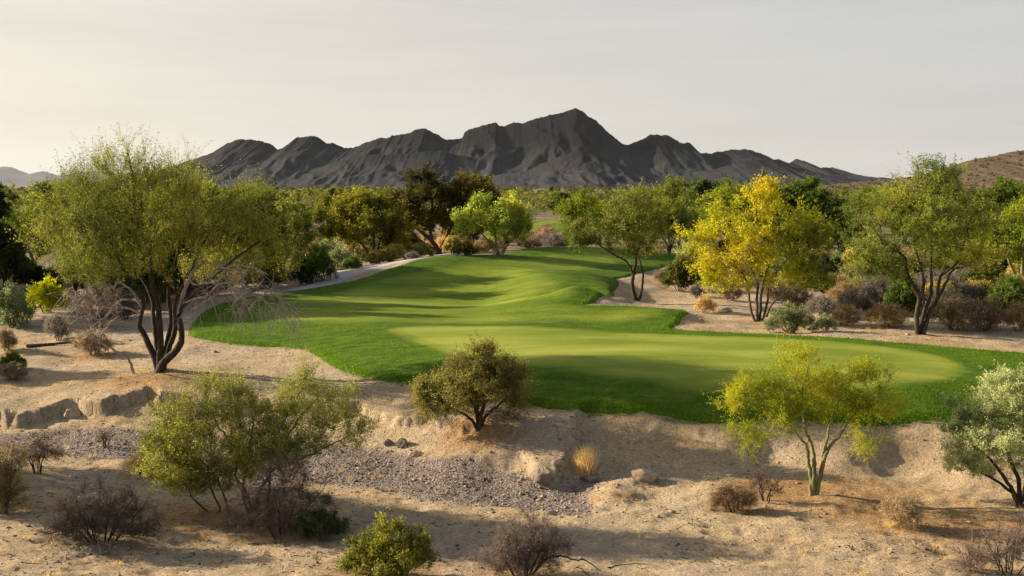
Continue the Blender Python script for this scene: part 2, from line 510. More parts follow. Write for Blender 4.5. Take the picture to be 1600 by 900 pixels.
FAIR = px_poly([(460, 468), (560, 452), (640, 436), (720, 420), (820, 409), (900, 400), (960, 402), (960, 414), (900, 424), (820, 434), (880, 447), (890, 462),
  (850, 478), (960, 492), (1040, 500), (900, 508), (600, 508), (430, 505), (400, 485)])
FARG = px_poly([(812, 368), (850, 365), (885, 361), (905, 354), (890, 347), (850, 345), (815, 352)])
PATHP = px_poly([(505, 452), (560, 438), (610, 425), (660, 414), (700, 406), (730, 404), (690, 401), (640, 404), (590, 412), (545, 420), (520, 430), (505, 441), (480, 449), (440, 455), (440, 458)])
PATHB = px_poly([(205, 492), (260, 489), (330, 487), (345, 492), (330, 496), (260, 498), (205, 500)])
GRAV = px_poly([(-500, 668), (0, 676), (120, 672), (260, 682), (330, 700), (430, 700), (520, 695), (600, 705), (680, 716), (760, 728), (830, 748), (872, 762), (905, 752),
  (930, 745), (935, 757), (916, 775), (925, 797), (900, 806), (780, 790), (700, 782), (600, 765), (480, 752), (430, 765), (350, 740), (240, 722), (120, 716), (0, 712), (-500, 715)])

_ground0 = ground
# ---- one sheet of ground, polar lattice around the viewpoint, fine where the photo looks
dense = np.radians(np.arange(-34, 34.01, .105))
left = np.radians(np.arange(34, 326, 2.4)[1:])
ANG = np.concatenate([dense, left])
RAD = np.concatenate([np.linspace(3, 13, 12)[:-1], np.geomspace(13, 64, 370)[:-1], np.geomspace(64, 260, 120)[:-1], np.geomspace(260, 34000, 66)])
NA, NR = len(ANG), len(RAD)
RR, AA = np.meshgrid(RAD, ANG, indexing='ij')
GX, GY = RR * np.sin(AA), RR * np.cos(AA)
GZ = base_z(GX, GY)
def sd_all(poly, margin=4.):
    out = np.full(GX.shape, 99.)
    lo, hi = poly.min(0) - margin, poly.max(0) + margin
    m = (GX > lo[0]) & (GX < hi[0]) & (GY > lo[1]) & (GY < hi[1]) & (AA < 3)
    out[m] = sd_poly(GX[m], GY[m], poly)
    return out
SDL, SDP, SDF, SDG = sd_all(LAWN), sd_all(PUTT), sd_all(FAIR), sd_all(GRAV)
SDFAR, SDPA, SDPB = sd_all(FARG), sd_all(PATHP), sd_all(PATHB)
SDX = np.minimum(SDL, SDFAR)
soft = sstep(-.2, .5, SDX)
near = 1 - sstep(60, 150, RR)
# natural unevenness of the sand: hummocks, ripples, footprints
flatp = np.minimum(sstep(-.3, .4, SDPA), sstep(-.3, .4, SDPB))
dz = fbm(GX / 3.1, GY / 3.1, 3, 21) * .15 * near + fbm(GX / 1.1, GY / .75, 3, 33) * .09 * near + fbm(GX / .34, GY / .22, 2, 41) * .035 * (1 - sstep(26, 45, RR))
dz = dz + np.minimum(0, fbm(GX / .5, GY / .4, 2, 77) + .12) * .11 * (1 - sstep(24, 40, RR))      # footprints and washed hollows
GZ = GZ + dz * (.12 + .88 * soft) * flatp * (1 - .6 * sstep(.1, -.3, SDG)) + sstep(.4, -.4, SDG) * fbm(GX / .25, GY / .25, 2, 3) * .03
GZ = GZ + (1 - near) * sstep(200, 900, RR) * fbm(GX / 420, GY / 420, 3, 51) * 5
# lawn swales and mounds
def bump(u, v, A, rx, ry):
    global GZ
    p = _ground0(u, v)
    GZ = GZ + A * np.exp(-((GX - p[0]) / rx) ** 2 - ((GY - p[1]) / ry) ** 2) * (AA < 3)
bump(885, 440, .75, 3.4, 3.2); bump(700, 413, .3, 8, 5); bump(940, 401, .5, 9, 5); bump(1040, 498, .35, 3, 1.6); bump(760, 455, -.3, 8, 4); bump(600, 432, .25, 6, 4); bump(820, 424, -.25, 8, 4)
GZ = GZ + (1 - soft) * fbm(GX / 7, GY / 5, 2, 61) * .12 * sstep(0, 3, -SDL + .0)
def surf(x, y):
    x = np.atleast_1d(np.asarray(x, float)); y = np.atleast_1d(np.asarray(y, float))
    r_, a_ = np.sqrt(x * x + y * y), np.arctan2(x, y)
    nd = len(dense)
    i = np.clip(np.searchsorted(RAD, r_) - 1, 0, NR - 2); j = np.clip(np.searchsorted(dense, a_) - 1, 0, nd - 2)
    fi = (r_ - RAD[i]) / (RAD[i + 1] - RAD[i]); fj = np.clip((a_ - dense[j]) / (dense[j + 1] - dense[j]), 0, 1)
    out = (GZ[i, j] * (1 - fj) + GZ[i, j + 1] * fj) * (1 - fi) + (GZ[i + 1, j] * (1 - fj) + GZ[i + 1, j + 1] * fj) * fi
    return np.where(np.abs(a_) > dense[-1], base_z(x, y), out)

def ground(u, v, far=700.):
    p = _ground0(u, v, far); p[2] = surf(p[0], p[1])[0]; return p
def gz(x, y):
    return float(surf(x, y)[0])
def lattice_faces(mask=None, wrap=True):
    i = np.arange(NR - 1)[:, None]; j = np.arange(NA)[None]
    j2 = (j + 1) % NA
    a = i * NA + j; b = i * NA + j2; c = (i + 1) * NA + j2; d = (i + 1) * NA + j
    Q = np.stack([a, d, c, b], 2).reshape(-1, 4)
    if mask is not None:
        mm = mask.ravel(); Q = Q[mm[Q].any(1)]
    return Q

def ground_material():
    m, nt, out = newmat('desert sand'); g = NT(nt)
    pos = g.n('ShaderNodeNewGeometry').outputs['Position']
    flat = g.n('ShaderNodeMapping', {'Vector': pos, 'Scale': (1, 1, .6)}).outputs[0]
    big = g.noise(flat, .22, 4, .55); mid = g.noise(flat, 1.3, 5, .6); fine = g.noise(flat, 14, 6, .7); grit = g.noise(flat, 60, 3, .8)
    c = g.ramp(big, [(.35, (.38, .305, .225)), (.5, (.43, .32, .19)), (.66, (.46, .295, .13))])
    c2 = g.ramp(mid, [(.32, (.30, .238, .172)), (.52, (.43, .332, .225)), (.7, (.52, .415, .295))])
    c = g.mix(.55, c, c2)
    fm = g.maprange(fine, .32, .68, .62, 1.34)
    fr = g.n('ShaderNodeCombineColor', {0: fm, 1: fm, 2: fm}).outputs[0]
    c = g.mix(1., c, fr, 'MULTIPLY')
    # specks of litter and little stones lying on the sand
    vo = g.n('ShaderNodeTexVoronoi', {'Vector': flat, 'Scale': 7.5, 'Randomness': 1.}); 
    thr = g.math('MULTIPLY', mid, .32)
    sp = g.math('LESS_THAN', vo.outputs['Distance'], thr)
    rare = g.math('GREATER_THAN', g.n('ShaderNodeSeparateColor', {0: vo.outputs['Color']}).outputs[0], .62)
    c = g.mix(g.math('MULTIPLY', g.math('MULTIPLY', sp, rare), .75), c, (.13, .095, .07))
    # dry leaf litter lying under the plants
    lt = g.n('ShaderNodeAttribute', attribute_name='litter').outputs['Fac']
    lm = g.maprange(g.math('ADD', lt, g.math('MULTIPLY', g.math('SUBTRACT', g.noise(flat, 4.5, 6, .7), .5), 1.6)), .3, .75, 0., .85)
    c = g.mix(lm, c, g.ramp(fine, [(.3, (.17, .095, .042)), (.5, (.33, .19, .08)), (.7, (.45, .285, .13))]))
    # gravel of the wash
    at = g.n('ShaderNodeAttribute', attribute_name='gravel').outputs['Fac']
    gm = g.maprange(g.math('ADD', at, g.math('MULTIPLY', g.math('SUBTRACT', mid, .5), .9)), .3, .62)
    v2 = g.n('ShaderNodeTexVoronoi', {'Vector': flat, 'Scale': 17., 'Randomness': 1.})
    v3 = g.n('ShaderNodeTexVoronoi', {'Vector': flat, 'Scale': 43., 'Randomness': 1.})
    r2 = g.n('ShaderNodeSeparateColor', {0: v2.outputs['Color']}).outputs[0]
    r3 = g.n('ShaderNodeSeparateColor', {0: v3.outputs['Color']}).outputs[1]
    gc = g.ramp(g.math('ADD', g.math('MULTIPLY', r2, .65), g.math('MULTIPLY', r3, .35)),
                [(.1, (.11, .085, .073)), (.35, (.18, .143, .122)), (.55, (.235, .187, .158)), (.75, (.285, .235, .203)), (.95, (.36, .31, .275))])
    c = g.mix(gm, c, gc)
    # desert floor further off: darker, brown and olive patches
    at2 = g.n('ShaderNodeAttribute', attribute_name='far').outputs['Fac']
    fc = g.ramp(g.noise(flat, .05, 6, .65), [(.3, (.07, .075, .03)), (.5, (.14, .115, .06)), (.7, (.27, .20, .13))])
    c = g.mix(at2, c, fc)
    hgt = g.math('ADD', g.math('ADD', g.math('MULTIPLY', fine, .085), g.math('MULTIPLY', grit, .025)), g.math('MULTIPLY', mid, .10))
    st = g.math('MULTIPLY', g.math('MULTIPLY', v2.outputs['Distance'], gm), -.06)
    b = g.n('ShaderNodeBump', {'Height': g.math('ADD', hgt, st), 'Strength': .9, 'Distance': 1.})
    p = g.n('ShaderNodeBsdfPrincipled', {'Base Color': c, 'Roughness': 1., 'Normal': b.outputs[0]})
    p.inputs['Specular IOR Level'].default_value = .1
    nt.links.new(p.outputs[0], out.inputs[0]); return m

V = np.stack([GX, GY, GZ], 2).reshape(-1, 3)
cen = np.array([[0, 0, .2]])
Q = lattice_faces(); fan = np.stack([np.full(NA, len(V)), np.arange(NA), (np.arange(NA) + 1) % NA], 1)
gravel = np.append(sstep(.5, -.5, SDG).ravel(), 0)
farm = np.append((sstep(48, 95, RR) * .85).ravel(), 0)
GM = ground_material()
lit = np.zeros(GX.shape)
for u, v, rx, ry, a in [(1290, 770, 3.0, 1.6, .95), (1400, 800, 2.6, 1.4, .9), (1150, 795, 1., .7, .8), (340, 800, 2.0, 1.8, .9), (440, 830, 1.8, 1., .6), (748, 672, 1.6, 1.3, .75), (235, 590, 2.4, 1.6, .85), (150, 556, 2., 1., .7), (160, 800, 2., 1.2, .5),
                         (1184, 503, 2.6, 1.6, .6), (1437, 521, 2.2, 1.2, .5), (607, 890, 1.4, .8, .7), (820, 885, 1.5, .8, .6), (1500, 820, 3., 1.4, .8), (960, 770, 1., .8, .6), (220, 735, 1.2, .8, .7), (40, 790, 1.8, 1.2, .6)]:
    p = _ground0(u, v)
    lit = np.maximum(lit, a * np.exp(-((GX - p[0]) / rx) ** 2 - ((GY - p[1]) / ry) ** 2))
o = link('ground', mesh_np('ground', np.concatenate([V, cen]), [Q[:, ::-1], fan[:, ::-1]], GM, smooth=True, attrs={'gravel': gravel, 'far': farm, 'litter': np.append(lit.ravel(), 0)}))
tag(o, kind='structure')

# ---- mown grass: the same lattice lifted a little above the sand, dipping under it at the rim
def lawn_material():
    m, nt, out = newmat('mown grass'); g = NT(nt)
    pos = g.n('ShaderNodeNewGeometry').outputs['Position']
    cut = g.n('ShaderNodeAttribute', attribute_name='cut').outputs['Fac']
    st = g.n('ShaderNodeMapping', {'Vector': pos, 'Scale': (.35, 1., 1.)}).outputs[0]
    n1 = g.noise(st, .5, 5, .6); n2 = g.noise(st, 3.2, 5, .65); n3 = g.noise(pos, 32, 4, .75)
    rough = g.ramp(n2, [(.3, (.036, .076, .009)), (.5, (.078, .132, .016)), (.72, (.135, .185, .024))])
    fair = g.ramp(n1, [(.36, (.108, .160, .018)), (.5, (.165, .215, .028)), (.64, (.245, .275, .042))])
    putt = g.ramp(n1, [(.36, (.155, .205, .027)), (.5, (.215, .258, .040)), (.64, (.285, .305, .058))])
    wv = g.math('ADD', cut, g.math('MULTIPLY', g.math('SUBTRACT', n2, .5), .18))
    c = g.mix(g.maprange(wv, .1, .5), rough, fair)
    c = g.mix(g.maprange(wv, .6, .95), c, putt)
    k = g.maprange(n3, .3, .7, .72, 1.25)
    c = g.mix(1., c, g.n('ShaderNodeCombineColor', {0: k, 1: k, 2: k}).outputs[0], 'MULTIPLY')
    sm = g.maprange(cut, .0, .9, 1., .22)
    h = g.math('MULTIPLY', g.math('ADD', g.math('MULTIPLY', n3, .035), g.math('MULTIPLY', n2, .09)), sm)
    b = g.n('ShaderNodeBump', {'Height': h, 'Strength': .9, 'Distance': 1.})
    p = g.n('ShaderNodeBsdfPrincipled', {'Base Color': c, 'Roughness': .9, 'Normal': b.outputs[0]})
    p.inputs['Specular IOR Level'].default_value = .03
    p.inputs['Sheen Weight'].default_value = .0; p.inputs['Sheen Roughness'].default_value = .4
    p.inputs['Sheen Tint'].default_value = (.7, .9, .25, 1)
    nt.links.new(p.outputs[0], out.inputs[0]); return m

def overlay(name, sd, lift, mat, kind='structure', edge=.22, attrs=None, dip=.12):
    s = sd + (fbm(GX / .5, GY / .5, 2, 91) * .16 if edge < .3 else 0)
    z = GZ + np.where(s < 0, lift * sstep(0, edge, -s), -dip * sstep(0, edge, s))
    m = s < .5
    Q = lattice_faces(m)
    used, inv = np.unique(Q, return_inverse=True)
    Vv = np.stack([GX, GY, z], 2).reshape(-1, 3)[used]
    at = {k: a.ravel()[used] for k, a in (attrs or {}).items()}
    o = link(name, mesh_np(name, Vv, [inv.reshape(-1, 4)[:, ::-1]], mat, smooth=True, attrs=at))
    return tag(o, kind=kind)
LM = lawn_material()
cutv = np.maximum(sstep(.9, -.9, SDF) * .5, sstep(.6, -.6, SDP))
overlay('golf_green', SDL, .075, LM, attrs={'cut': cutv})
overlay('far_fairway', SDFAR, .15, LM, attrs={'cut': sstep(1, -4, SDFAR) * .6}, edge=.5)

def path_material():
    m, nt, out = newmat('path gravel'); g = NT(nt)
    pos = g.n('ShaderNodeNewGeometry').outputs['Position']
    n = g.noise(pos, 1.2, 5, .6); f = g.noise(pos, 25, 4, .7)
    c = g.ramp(g.math('ADD', g.math('MULTIPLY', n, .6), g.math('MULTIPLY', f, .4)), [(.35, (.30, .25, .235)), (.65, (.44, .38, .35))])
    b = g.n('ShaderNodeBump', {'Height': f, 'Strength': .4, 'Distance': .03})
    p = g.n('ShaderNodeBsdfPrincipled', {'Base Color': c, 'Roughness': .95, 'Normal': b.outputs[0]})
    nt.links.new(p.outputs[0], out.inputs[0]); return m
PM = path_material()
overlay('gravel_path', np.maximum(SDPA, -SDL + .3), .05, PM, edge=.3)
overlay('cart_path', np.maximum(SDPB, -SDL + .3), .05, PM, edge=.3)

# ---- mountains
def rock_material(name, dark, lite, scale, zlo, zhi, shrub=None):
    m, nt, out = newmat(name); g = NT(nt)
    pos = g.n('ShaderNodeNewGeometry').outputs['Position']
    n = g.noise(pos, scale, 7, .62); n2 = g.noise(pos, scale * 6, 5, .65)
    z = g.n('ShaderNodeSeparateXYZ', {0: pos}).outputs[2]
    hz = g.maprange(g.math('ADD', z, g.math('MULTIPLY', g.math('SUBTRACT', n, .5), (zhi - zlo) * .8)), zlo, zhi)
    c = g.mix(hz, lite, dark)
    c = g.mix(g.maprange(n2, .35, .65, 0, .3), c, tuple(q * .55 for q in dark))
    if shrub:
        v = g.n('ShaderNodeTexVoronoi', {'Vector': pos, 'Scale': shrub[1], 'Randomness': 1.})
        c = g.mix(g.math('LESS_THAN', v.outputs['Distance'], .33), c, shrub[0])
    b = g.n('ShaderNodeBump', {'Height': g.math('ADD', n, g.math('MULTIPLY', n2, .35)), 'Strength': .25, 'Distance': .12 / scale})
    p = g.n('ShaderNodeBsdfPrincipled', {'Base Color': c, 'Roughness': 1., 'Normal': b.outputs[0]})
    p.inputs['Specular IOR Level'].default_value = .05
    nt.links.new(p.outputs[0], out.inputs[0]); return m

def mountain(name, prof, dist, width, mat, seed, foot=-8., nu=420, nt_=70, spur=1., jag=1., back=.6):
    """a range with its crest along the profile (pixels) at about `dist` metres, falling over `width` metres to its foot, with spurs and gullies"""
    pu = np.array([p[0] for p in prof], float); pv = np.array([p[1] for p in prof], float)
    u = np.linspace(pu[0], pu[-1], nu); v = np.interp(u, pu, pv)
    X = (u - 800) / F * dist * 1.003
    crest = H + (290 - v) / F * dist * 1.0
    crest = crest + fbm(X / (dist * .011), X * 0 + seed, 5, seed, .62) * dist * .0016 * jag
    t = np.concatenate([np.linspace(0, 1, nt_), 1 + np.linspace(0, 1, 24)[1:]])   # 0 foot, 1 crest, 2 back foot
    T, XX = np.meshgrid(t, X, indexing='ij'); C = np.broadcast_to(crest, T.shape)
    Y = dist + (T - 1) * np.where(T < 1, width, width * back)
    lam = dist * .045
    warp = fbm(XX / lam * .7, T * 1.6, 2, seed + 7) * 1.1
    rid = 1 - np.abs(2 * fbm(XX / lam + warp, T * 1.3 + seed, 3, seed + 3)) * 1.5
    rid2 = 1 - np.abs(2 * fbm(XX / lam * 3.1 + warp * 2, T * 4.5, 3, seed + 11)) * 1.5
    s = np.where(T < 1, T, 2 - T)
    shape = s ** 1.35
    env = (s * (1 - s)) * 4
    h = shape + spur * env * (.20 * (rid - .55) + .09 * (rid2 - .5) + .05 * fbm(XX / lam * 9, T * 14, 3, seed + 19))
    h = np.clip(h, 0, .97 + .03 * s)
    endf = np.minimum(1, np.minimum(np.arange(nu), np.arange(nu)[::-1]) / (nu * .02))[None]
    Z = foot + (C - foot) * h
    # persp: keep the crest the skyline from the photo's side
    V = np.stack([XX * (Y / dist) ** .25, Y, Z], 2).reshape(-1, 3)
    n1, n2 = T.shape
    i = np.arange(n1 - 1)[:, None]; j = np.arange(n2 - 1)[None]
    a = i * n2 + j
    Q = np.stack([a, a + 1, a + n2 + 1, a + n2], 2).reshape(-1, 4)
    o = link(name, mesh_np(name, V, [Q], mat, smooth=True))
    return tag(o, kind='structure')

RM = rock_material('mountain rock', (.0040, .0043, .0048), (.044, .046, .052), .011, -10, 140)  # lite near the foot: paler soil, with the haze fade put into the colour
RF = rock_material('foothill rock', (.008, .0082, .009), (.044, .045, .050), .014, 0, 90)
RH = rock_material('hillside', (.085, .058, .041), (.125, .088, .062), .035, 0, 60, shrub=((.045, .045, .02), .42))
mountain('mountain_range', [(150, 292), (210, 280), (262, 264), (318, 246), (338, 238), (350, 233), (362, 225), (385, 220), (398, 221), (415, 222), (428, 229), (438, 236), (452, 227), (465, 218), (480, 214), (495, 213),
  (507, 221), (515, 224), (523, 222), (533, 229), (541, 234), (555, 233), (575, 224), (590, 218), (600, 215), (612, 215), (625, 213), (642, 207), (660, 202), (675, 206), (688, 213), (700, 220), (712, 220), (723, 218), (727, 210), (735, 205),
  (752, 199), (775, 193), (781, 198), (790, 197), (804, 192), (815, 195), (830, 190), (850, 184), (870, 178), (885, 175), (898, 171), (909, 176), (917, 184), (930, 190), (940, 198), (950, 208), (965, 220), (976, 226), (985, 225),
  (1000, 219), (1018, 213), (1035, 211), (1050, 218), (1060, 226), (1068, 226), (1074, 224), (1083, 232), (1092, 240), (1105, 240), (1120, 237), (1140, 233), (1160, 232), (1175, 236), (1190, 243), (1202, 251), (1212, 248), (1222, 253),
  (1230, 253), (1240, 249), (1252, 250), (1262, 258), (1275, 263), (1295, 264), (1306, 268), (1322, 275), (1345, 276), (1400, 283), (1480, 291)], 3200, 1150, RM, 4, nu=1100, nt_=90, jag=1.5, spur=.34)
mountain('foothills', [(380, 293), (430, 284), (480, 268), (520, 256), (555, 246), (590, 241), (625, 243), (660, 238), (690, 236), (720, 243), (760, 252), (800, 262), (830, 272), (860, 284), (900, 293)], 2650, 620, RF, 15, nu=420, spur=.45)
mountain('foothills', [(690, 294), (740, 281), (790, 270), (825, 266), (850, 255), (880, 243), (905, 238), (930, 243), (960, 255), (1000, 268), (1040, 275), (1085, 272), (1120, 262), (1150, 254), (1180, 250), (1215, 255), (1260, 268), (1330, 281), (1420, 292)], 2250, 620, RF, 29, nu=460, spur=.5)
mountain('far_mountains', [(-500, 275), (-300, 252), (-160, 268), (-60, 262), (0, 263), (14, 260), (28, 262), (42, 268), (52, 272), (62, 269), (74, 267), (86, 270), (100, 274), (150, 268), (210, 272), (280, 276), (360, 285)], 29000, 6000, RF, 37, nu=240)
mountain('rocky_hill', [(1220, 297), (1280, 289), (1330, 284), (1390, 280), (1430, 274), (1465, 264), (1490, 256), (1515, 250), (1545, 245), (1570, 239), (1600, 233), (1660, 222), (1760, 205), (1880, 210), (2050, 230), (2300, 280)], 900, 420, RH, 51, foot=-1, nu=420, jag=.8, spur=.7)

# ---- haze in the valley
def haze():
    m, nt, out = newmat('valley haze'); g = NT(nt)
    v = g.n('ShaderNodeVolumePrincipled', {'Color': (.76, .83, .92, 1), 'Density': 1.0e-5, 'Anisotropy': .2})
    nt.links.new(v.outputs[0], out.inputs['Volume'])
    a, z0, z1 = 36000., -22., 1100.
    V = [(x, y, z) for z in (z0, z1) for y in (-a, a) for x in (-a, a)]
    Q = [(0, 2, 3, 1), (4, 5, 7, 6), (0, 1, 5, 4), (1, 3, 7, 5), (3, 2, 6, 7), (2, 0, 4, 6)]
    tag(link('haze', mesh_np('haze', V, [np.array(Q)], m)), kind='stuff')
haze()

# ---- sky, sun, camera
SUN_EL, SUN_BACK = math.radians(18.), math.radians(19)      # sun low on the left, a little beyond the scene
sun_dir = np.array([-math.cos(SUN_BACK) * math.cos(SUN_EL), math.sin(SUN_BACK) * math.cos(SUN_EL), math.sin(SUN_EL)])
w = bpy.data.worlds.new('World'); SC.world = w; w.use_nodes = True
nt = w.node_tree
for n in list(nt.nodes): nt.nodes.remove(n)
g = NT(nt)
sky = g.n('ShaderNodeTexSky', sky_type='NISHITA', sun_disc=False, sun_elevation=SUN_EL, sun_rotation=math.atan2(sun_dir[0], sun_dir[1]),
          altitude=400, air_density=1.0, dust_density=4.0, ozone_density=1.0)
tc = g.n('ShaderNodeTexCoord').outputs['Generated']
sep = g.n('ShaderNodeSeparateXYZ', {0: tc})
# a thin veil of high cloud, warmer and brighter towards the sun, with faint streaks
vd = g.n('ShaderNodeVectorMath', {0: tc, 1: tuple(sun_dir)}, operation='DOT_PRODUCT').outputs['Value']
veil = g.ramp(g.maprange(vd, -.6, .95), [(0, (3.0, 2.98, 2.94)), (.45, (3.35, 3.27, 3.08)), (.66, (3.75, 3.58, 3.25)), (.85, (4.2, 3.88, 3.36)), (1, (6.2, 5.3, 4.1))])
stm = g.n('ShaderNodeMapping', {'Vector': tc, 'Scale': (1.5, 1.5, 16.)}).outputs[0]
sn = g.noise(stm, 1.6, 5, .55)
veil = g.mix(1., veil, g.ramp(sn, [(.3, (.92, .922, .93)), (.5, (1., 1., 1.)), (.7, (1.05, 1.045, 1.035))]), 'MULTIPLY')
up = g.maprange(sep.outputs[2], .30, .62, .9, .12)       # the veil thins overhead
col = g.mix(up, sky.outputs[0], veil)
bg = g.n('ShaderNodeBackground', {'Color': col, 'Strength': .077})
wo = nt.nodes.new('ShaderNodeOutputWorld'); nt.links.new(bg.outputs[0], wo.inputs[0])

sl = bpy.data.lights.new('sun', 'SUN'); sl.energy = 5.; sl.angle = math.radians(.6); sl.color = (1, .845, .61)
so = bpy.data.objects.new('sun', sl); COL.objects.link(so)
from mathutils import Vector
so.rotation_euler = Vector(sun_dir).to_track_quat('Z', 'Y').to_euler()
so.location = (-40, 20, 40)
cam = bpy.data.cameras.new('camera'); cam.sensor_width = 36; cam.lens = 36 * F / 1600; cam.clip_end = 40000; cam.clip_start = .1
co = bpy.data.objects.new('camera', cam); COL.objects.link(co)
co.location = (0, 0, H); co.rotation_euler = (math.pi / 2 - PITCH, 0, 0)
SC.camera = co
SC.view_settings.view_transform = 'Standard'; SC.view_settings.look = 'None'; SC.view_settings.gamma = 1
SC.view_settings.exposure = 1.32
SC.view_settings.use_curve_mapping = False
SC.render.engine = 'CYCLES'
cy = SC.cycles
cy.max_bounces = 6; cy.diffuse_bounces = 3; cy.glossy_bounces = 1; cy.transmission_bounces = 3; cy.volume_bounces = 0; cy.transparent_max_bounces = 4
cy.use_denoising = True; cy.denoising_prefilter = 'NONE'; cy.caustics_reflective = False; cy.caustics_refractive = False
# ================================================================== PLANTS
OLIVE = [(.085, .098, .018), (.13, .142, .024), (.18, .185, .03), (.23, .215, .04)]
def woody(name, label, cat, base, trunks, blobs, nt=150, seed=1, r0=.1, r1=.03, rt=.006, bark=None, group=None, spr=None, shell=.5, seg=.3, curl=.3, lo=.3,
          wob=.01, parts=('trunk', 'crown'), P=None, mpp=None, sides=6, dead=None, depth=.8, reach=.35, bare=None, expo=2.3, tz=None, sink=.12, rmax=9):
    """trunks: lists of pixel points (u,v[,y metres[,r0]]); blobs: (u,v,ru,rv[,y,depth ratio,weight]) in pixels"""
    f = Frame(*base, P=P, mpp=mpp); p = Plant(seed)
    rt_ = root(name, f.P, label, cat, group)
    for tr in trunks:
        pts = [f.pt(q[0], q[1], q[2] if len(q) > 2 else 0.) for q in tr]
        pts[0] = pts[0] - np.array([0, 0, sink])
        pts = [q + np.array([0, (p.r.random() - .5) * .5 * abs(q[2]) * (0 if len(tr[i]) > 2 else .5), 0]) for i, q in enumerate(pts)]
        rr = tr[0][3] if len(tr[0]) > 3 else r0
        p.trunk(pts, rr, r1, wob=wob)
    nb = len(p.pos)
    B = [f.blob(*b[:4], *(b[4:] if len(b) > 4 else (0., depth))) for b in blobs]
    T = fill(p.r, B, nt, shell, zmin=.06)
    p.grow(T, seg, curl, reach, lo)
    p.radii(rt, expo, rmax)
    V, Q = p.tubes(sides)
    link(parts[0], mesh_np(parts[0], V, [Q], bark or BARK_BROWN, smooth=True), rt_)
    L = p.sprays(**(spr or {}))
    link(parts[1], mesh_np(parts[1], L[0], [L[1]], LEAF if (spr or {}).get('k', 14) else TWIG, cols=L[2]), rt_)
    return rt_, f, p

def noise_pal(seed, scale, bias=0., amp=1.4):
    def fn(q, r):
        return float(.5 + bias + amp * fbm(np.array([q[0] / scale + 7.7]), np.array([q[2] / scale + q[1] / scale * .6 + 3.3]), 2, seed)[0])
    return fn

# ---------------------------------------------------------------- the big tree on the left
t1, f1, p1 = woody('mesquite_tree', 'tallest olive green tree with several dark trunks on the left sand bank', 'tree', (252, 578),
  [[(248, 575, 0, .12), (236, 545, .1), (222, 520, .2), (217, 505, .2), (224, 475, .2), (219, 450, .1), (200, 420, 0), (185, 380, -.2), (165, 330, -.4)],
   [(249, 574, .3, .11), (240, 540, .4), (231, 500, .7), (226, 470, .9), (200, 430, 1.2), (150, 390, 1.6)],
   [(250, 574, -.05, .14), (252, 545, 0), (250, 510, .1), (247, 470, .1), (240, 440, .1), (236, 400, .3), (215, 340, .3), (215, 280, .2), (210, 240, .1)],
   [(252, 574, .1, .11), (256, 545, .3), (262, 500, .5), (258, 460, .6), (272, 400, .7), (280, 340, .8), (290, 280, .7)],
   [(253, 572, .1, .11), (262, 545, .2), (272, 515, .2), (273, 480, .2), (281, 460, .1), (300, 430, 0), (318, 390, -.1), (345, 350, -.2), (370, 305, -.2)],
   [(252, 576, -.25, .15), (262, 562, -.35), (280, 545, -.4), (292, 525, -.4), (290, 500, -.4), (289, 488, -.4), (300, 470, -.5), (330, 440, -.5), (385, 395, -.3), (420, 370, 0)]],
  [(180, 268, 17, 34, .0, .9), (210, 262, 14, 36, .2, .9), (243, 264, 16, 34, -.2, .9), (215, 292, 44, 24, .0, .9), (302, 280, 15, 34, .4, .9), (275, 305, 40, 30, .6, .9), (195, 300, 70, 55, -.6, .9), (285, 320, 60, 60, -.8, .9), (122, 340, 60, 46, .3, .9, 1.1), (88, 385, 56, 46, .5, .9, 1.), (180, 385, 75, 62, -1.2, .8, 1.2),
   (265, 385, 70, 60, -1.4, .8), (345, 370, 62, 52, -.6, .9, 1.2), (400, 360, 62, 48, .2, .9, 1.2), (378, 305, 15, 34, .4, .8), (402, 316, 22, 20, .2, .8), (420, 410, 45, 30, .6, .8), (140, 430, 60, 30, .2, .8), (330, 425, 50, 25, .8, .8), (122, 300, 34, 24, .5, .8, .7), (150, 440, 46, 22, .6, .8), (205, 435, 50, 22, .9, .8), (300, 435, 50, 20, .9, .8), (380, 425, 50, 24, .5, .8), (440, 415, 32, 30, .4, .8),
   (240, 330, 90, 60, 1.4, .8, 1.1)],
  nt=640, seed=11, r1=.025, rt=.0045, bark=BARK_DARK, seg=.42, curl=.55, lo=.8, shell=.45,
  spr=dict(per=9, L=.85, up=1.1, out=.6, rnd=.5, k=16, ll=.07, lw=.012, sw=.005, along=.75, pal=OLIVE, palfn=noise_pal(5, 1.6, -.02), twig=(.075, .055, .03), clump=.4, off=.035))
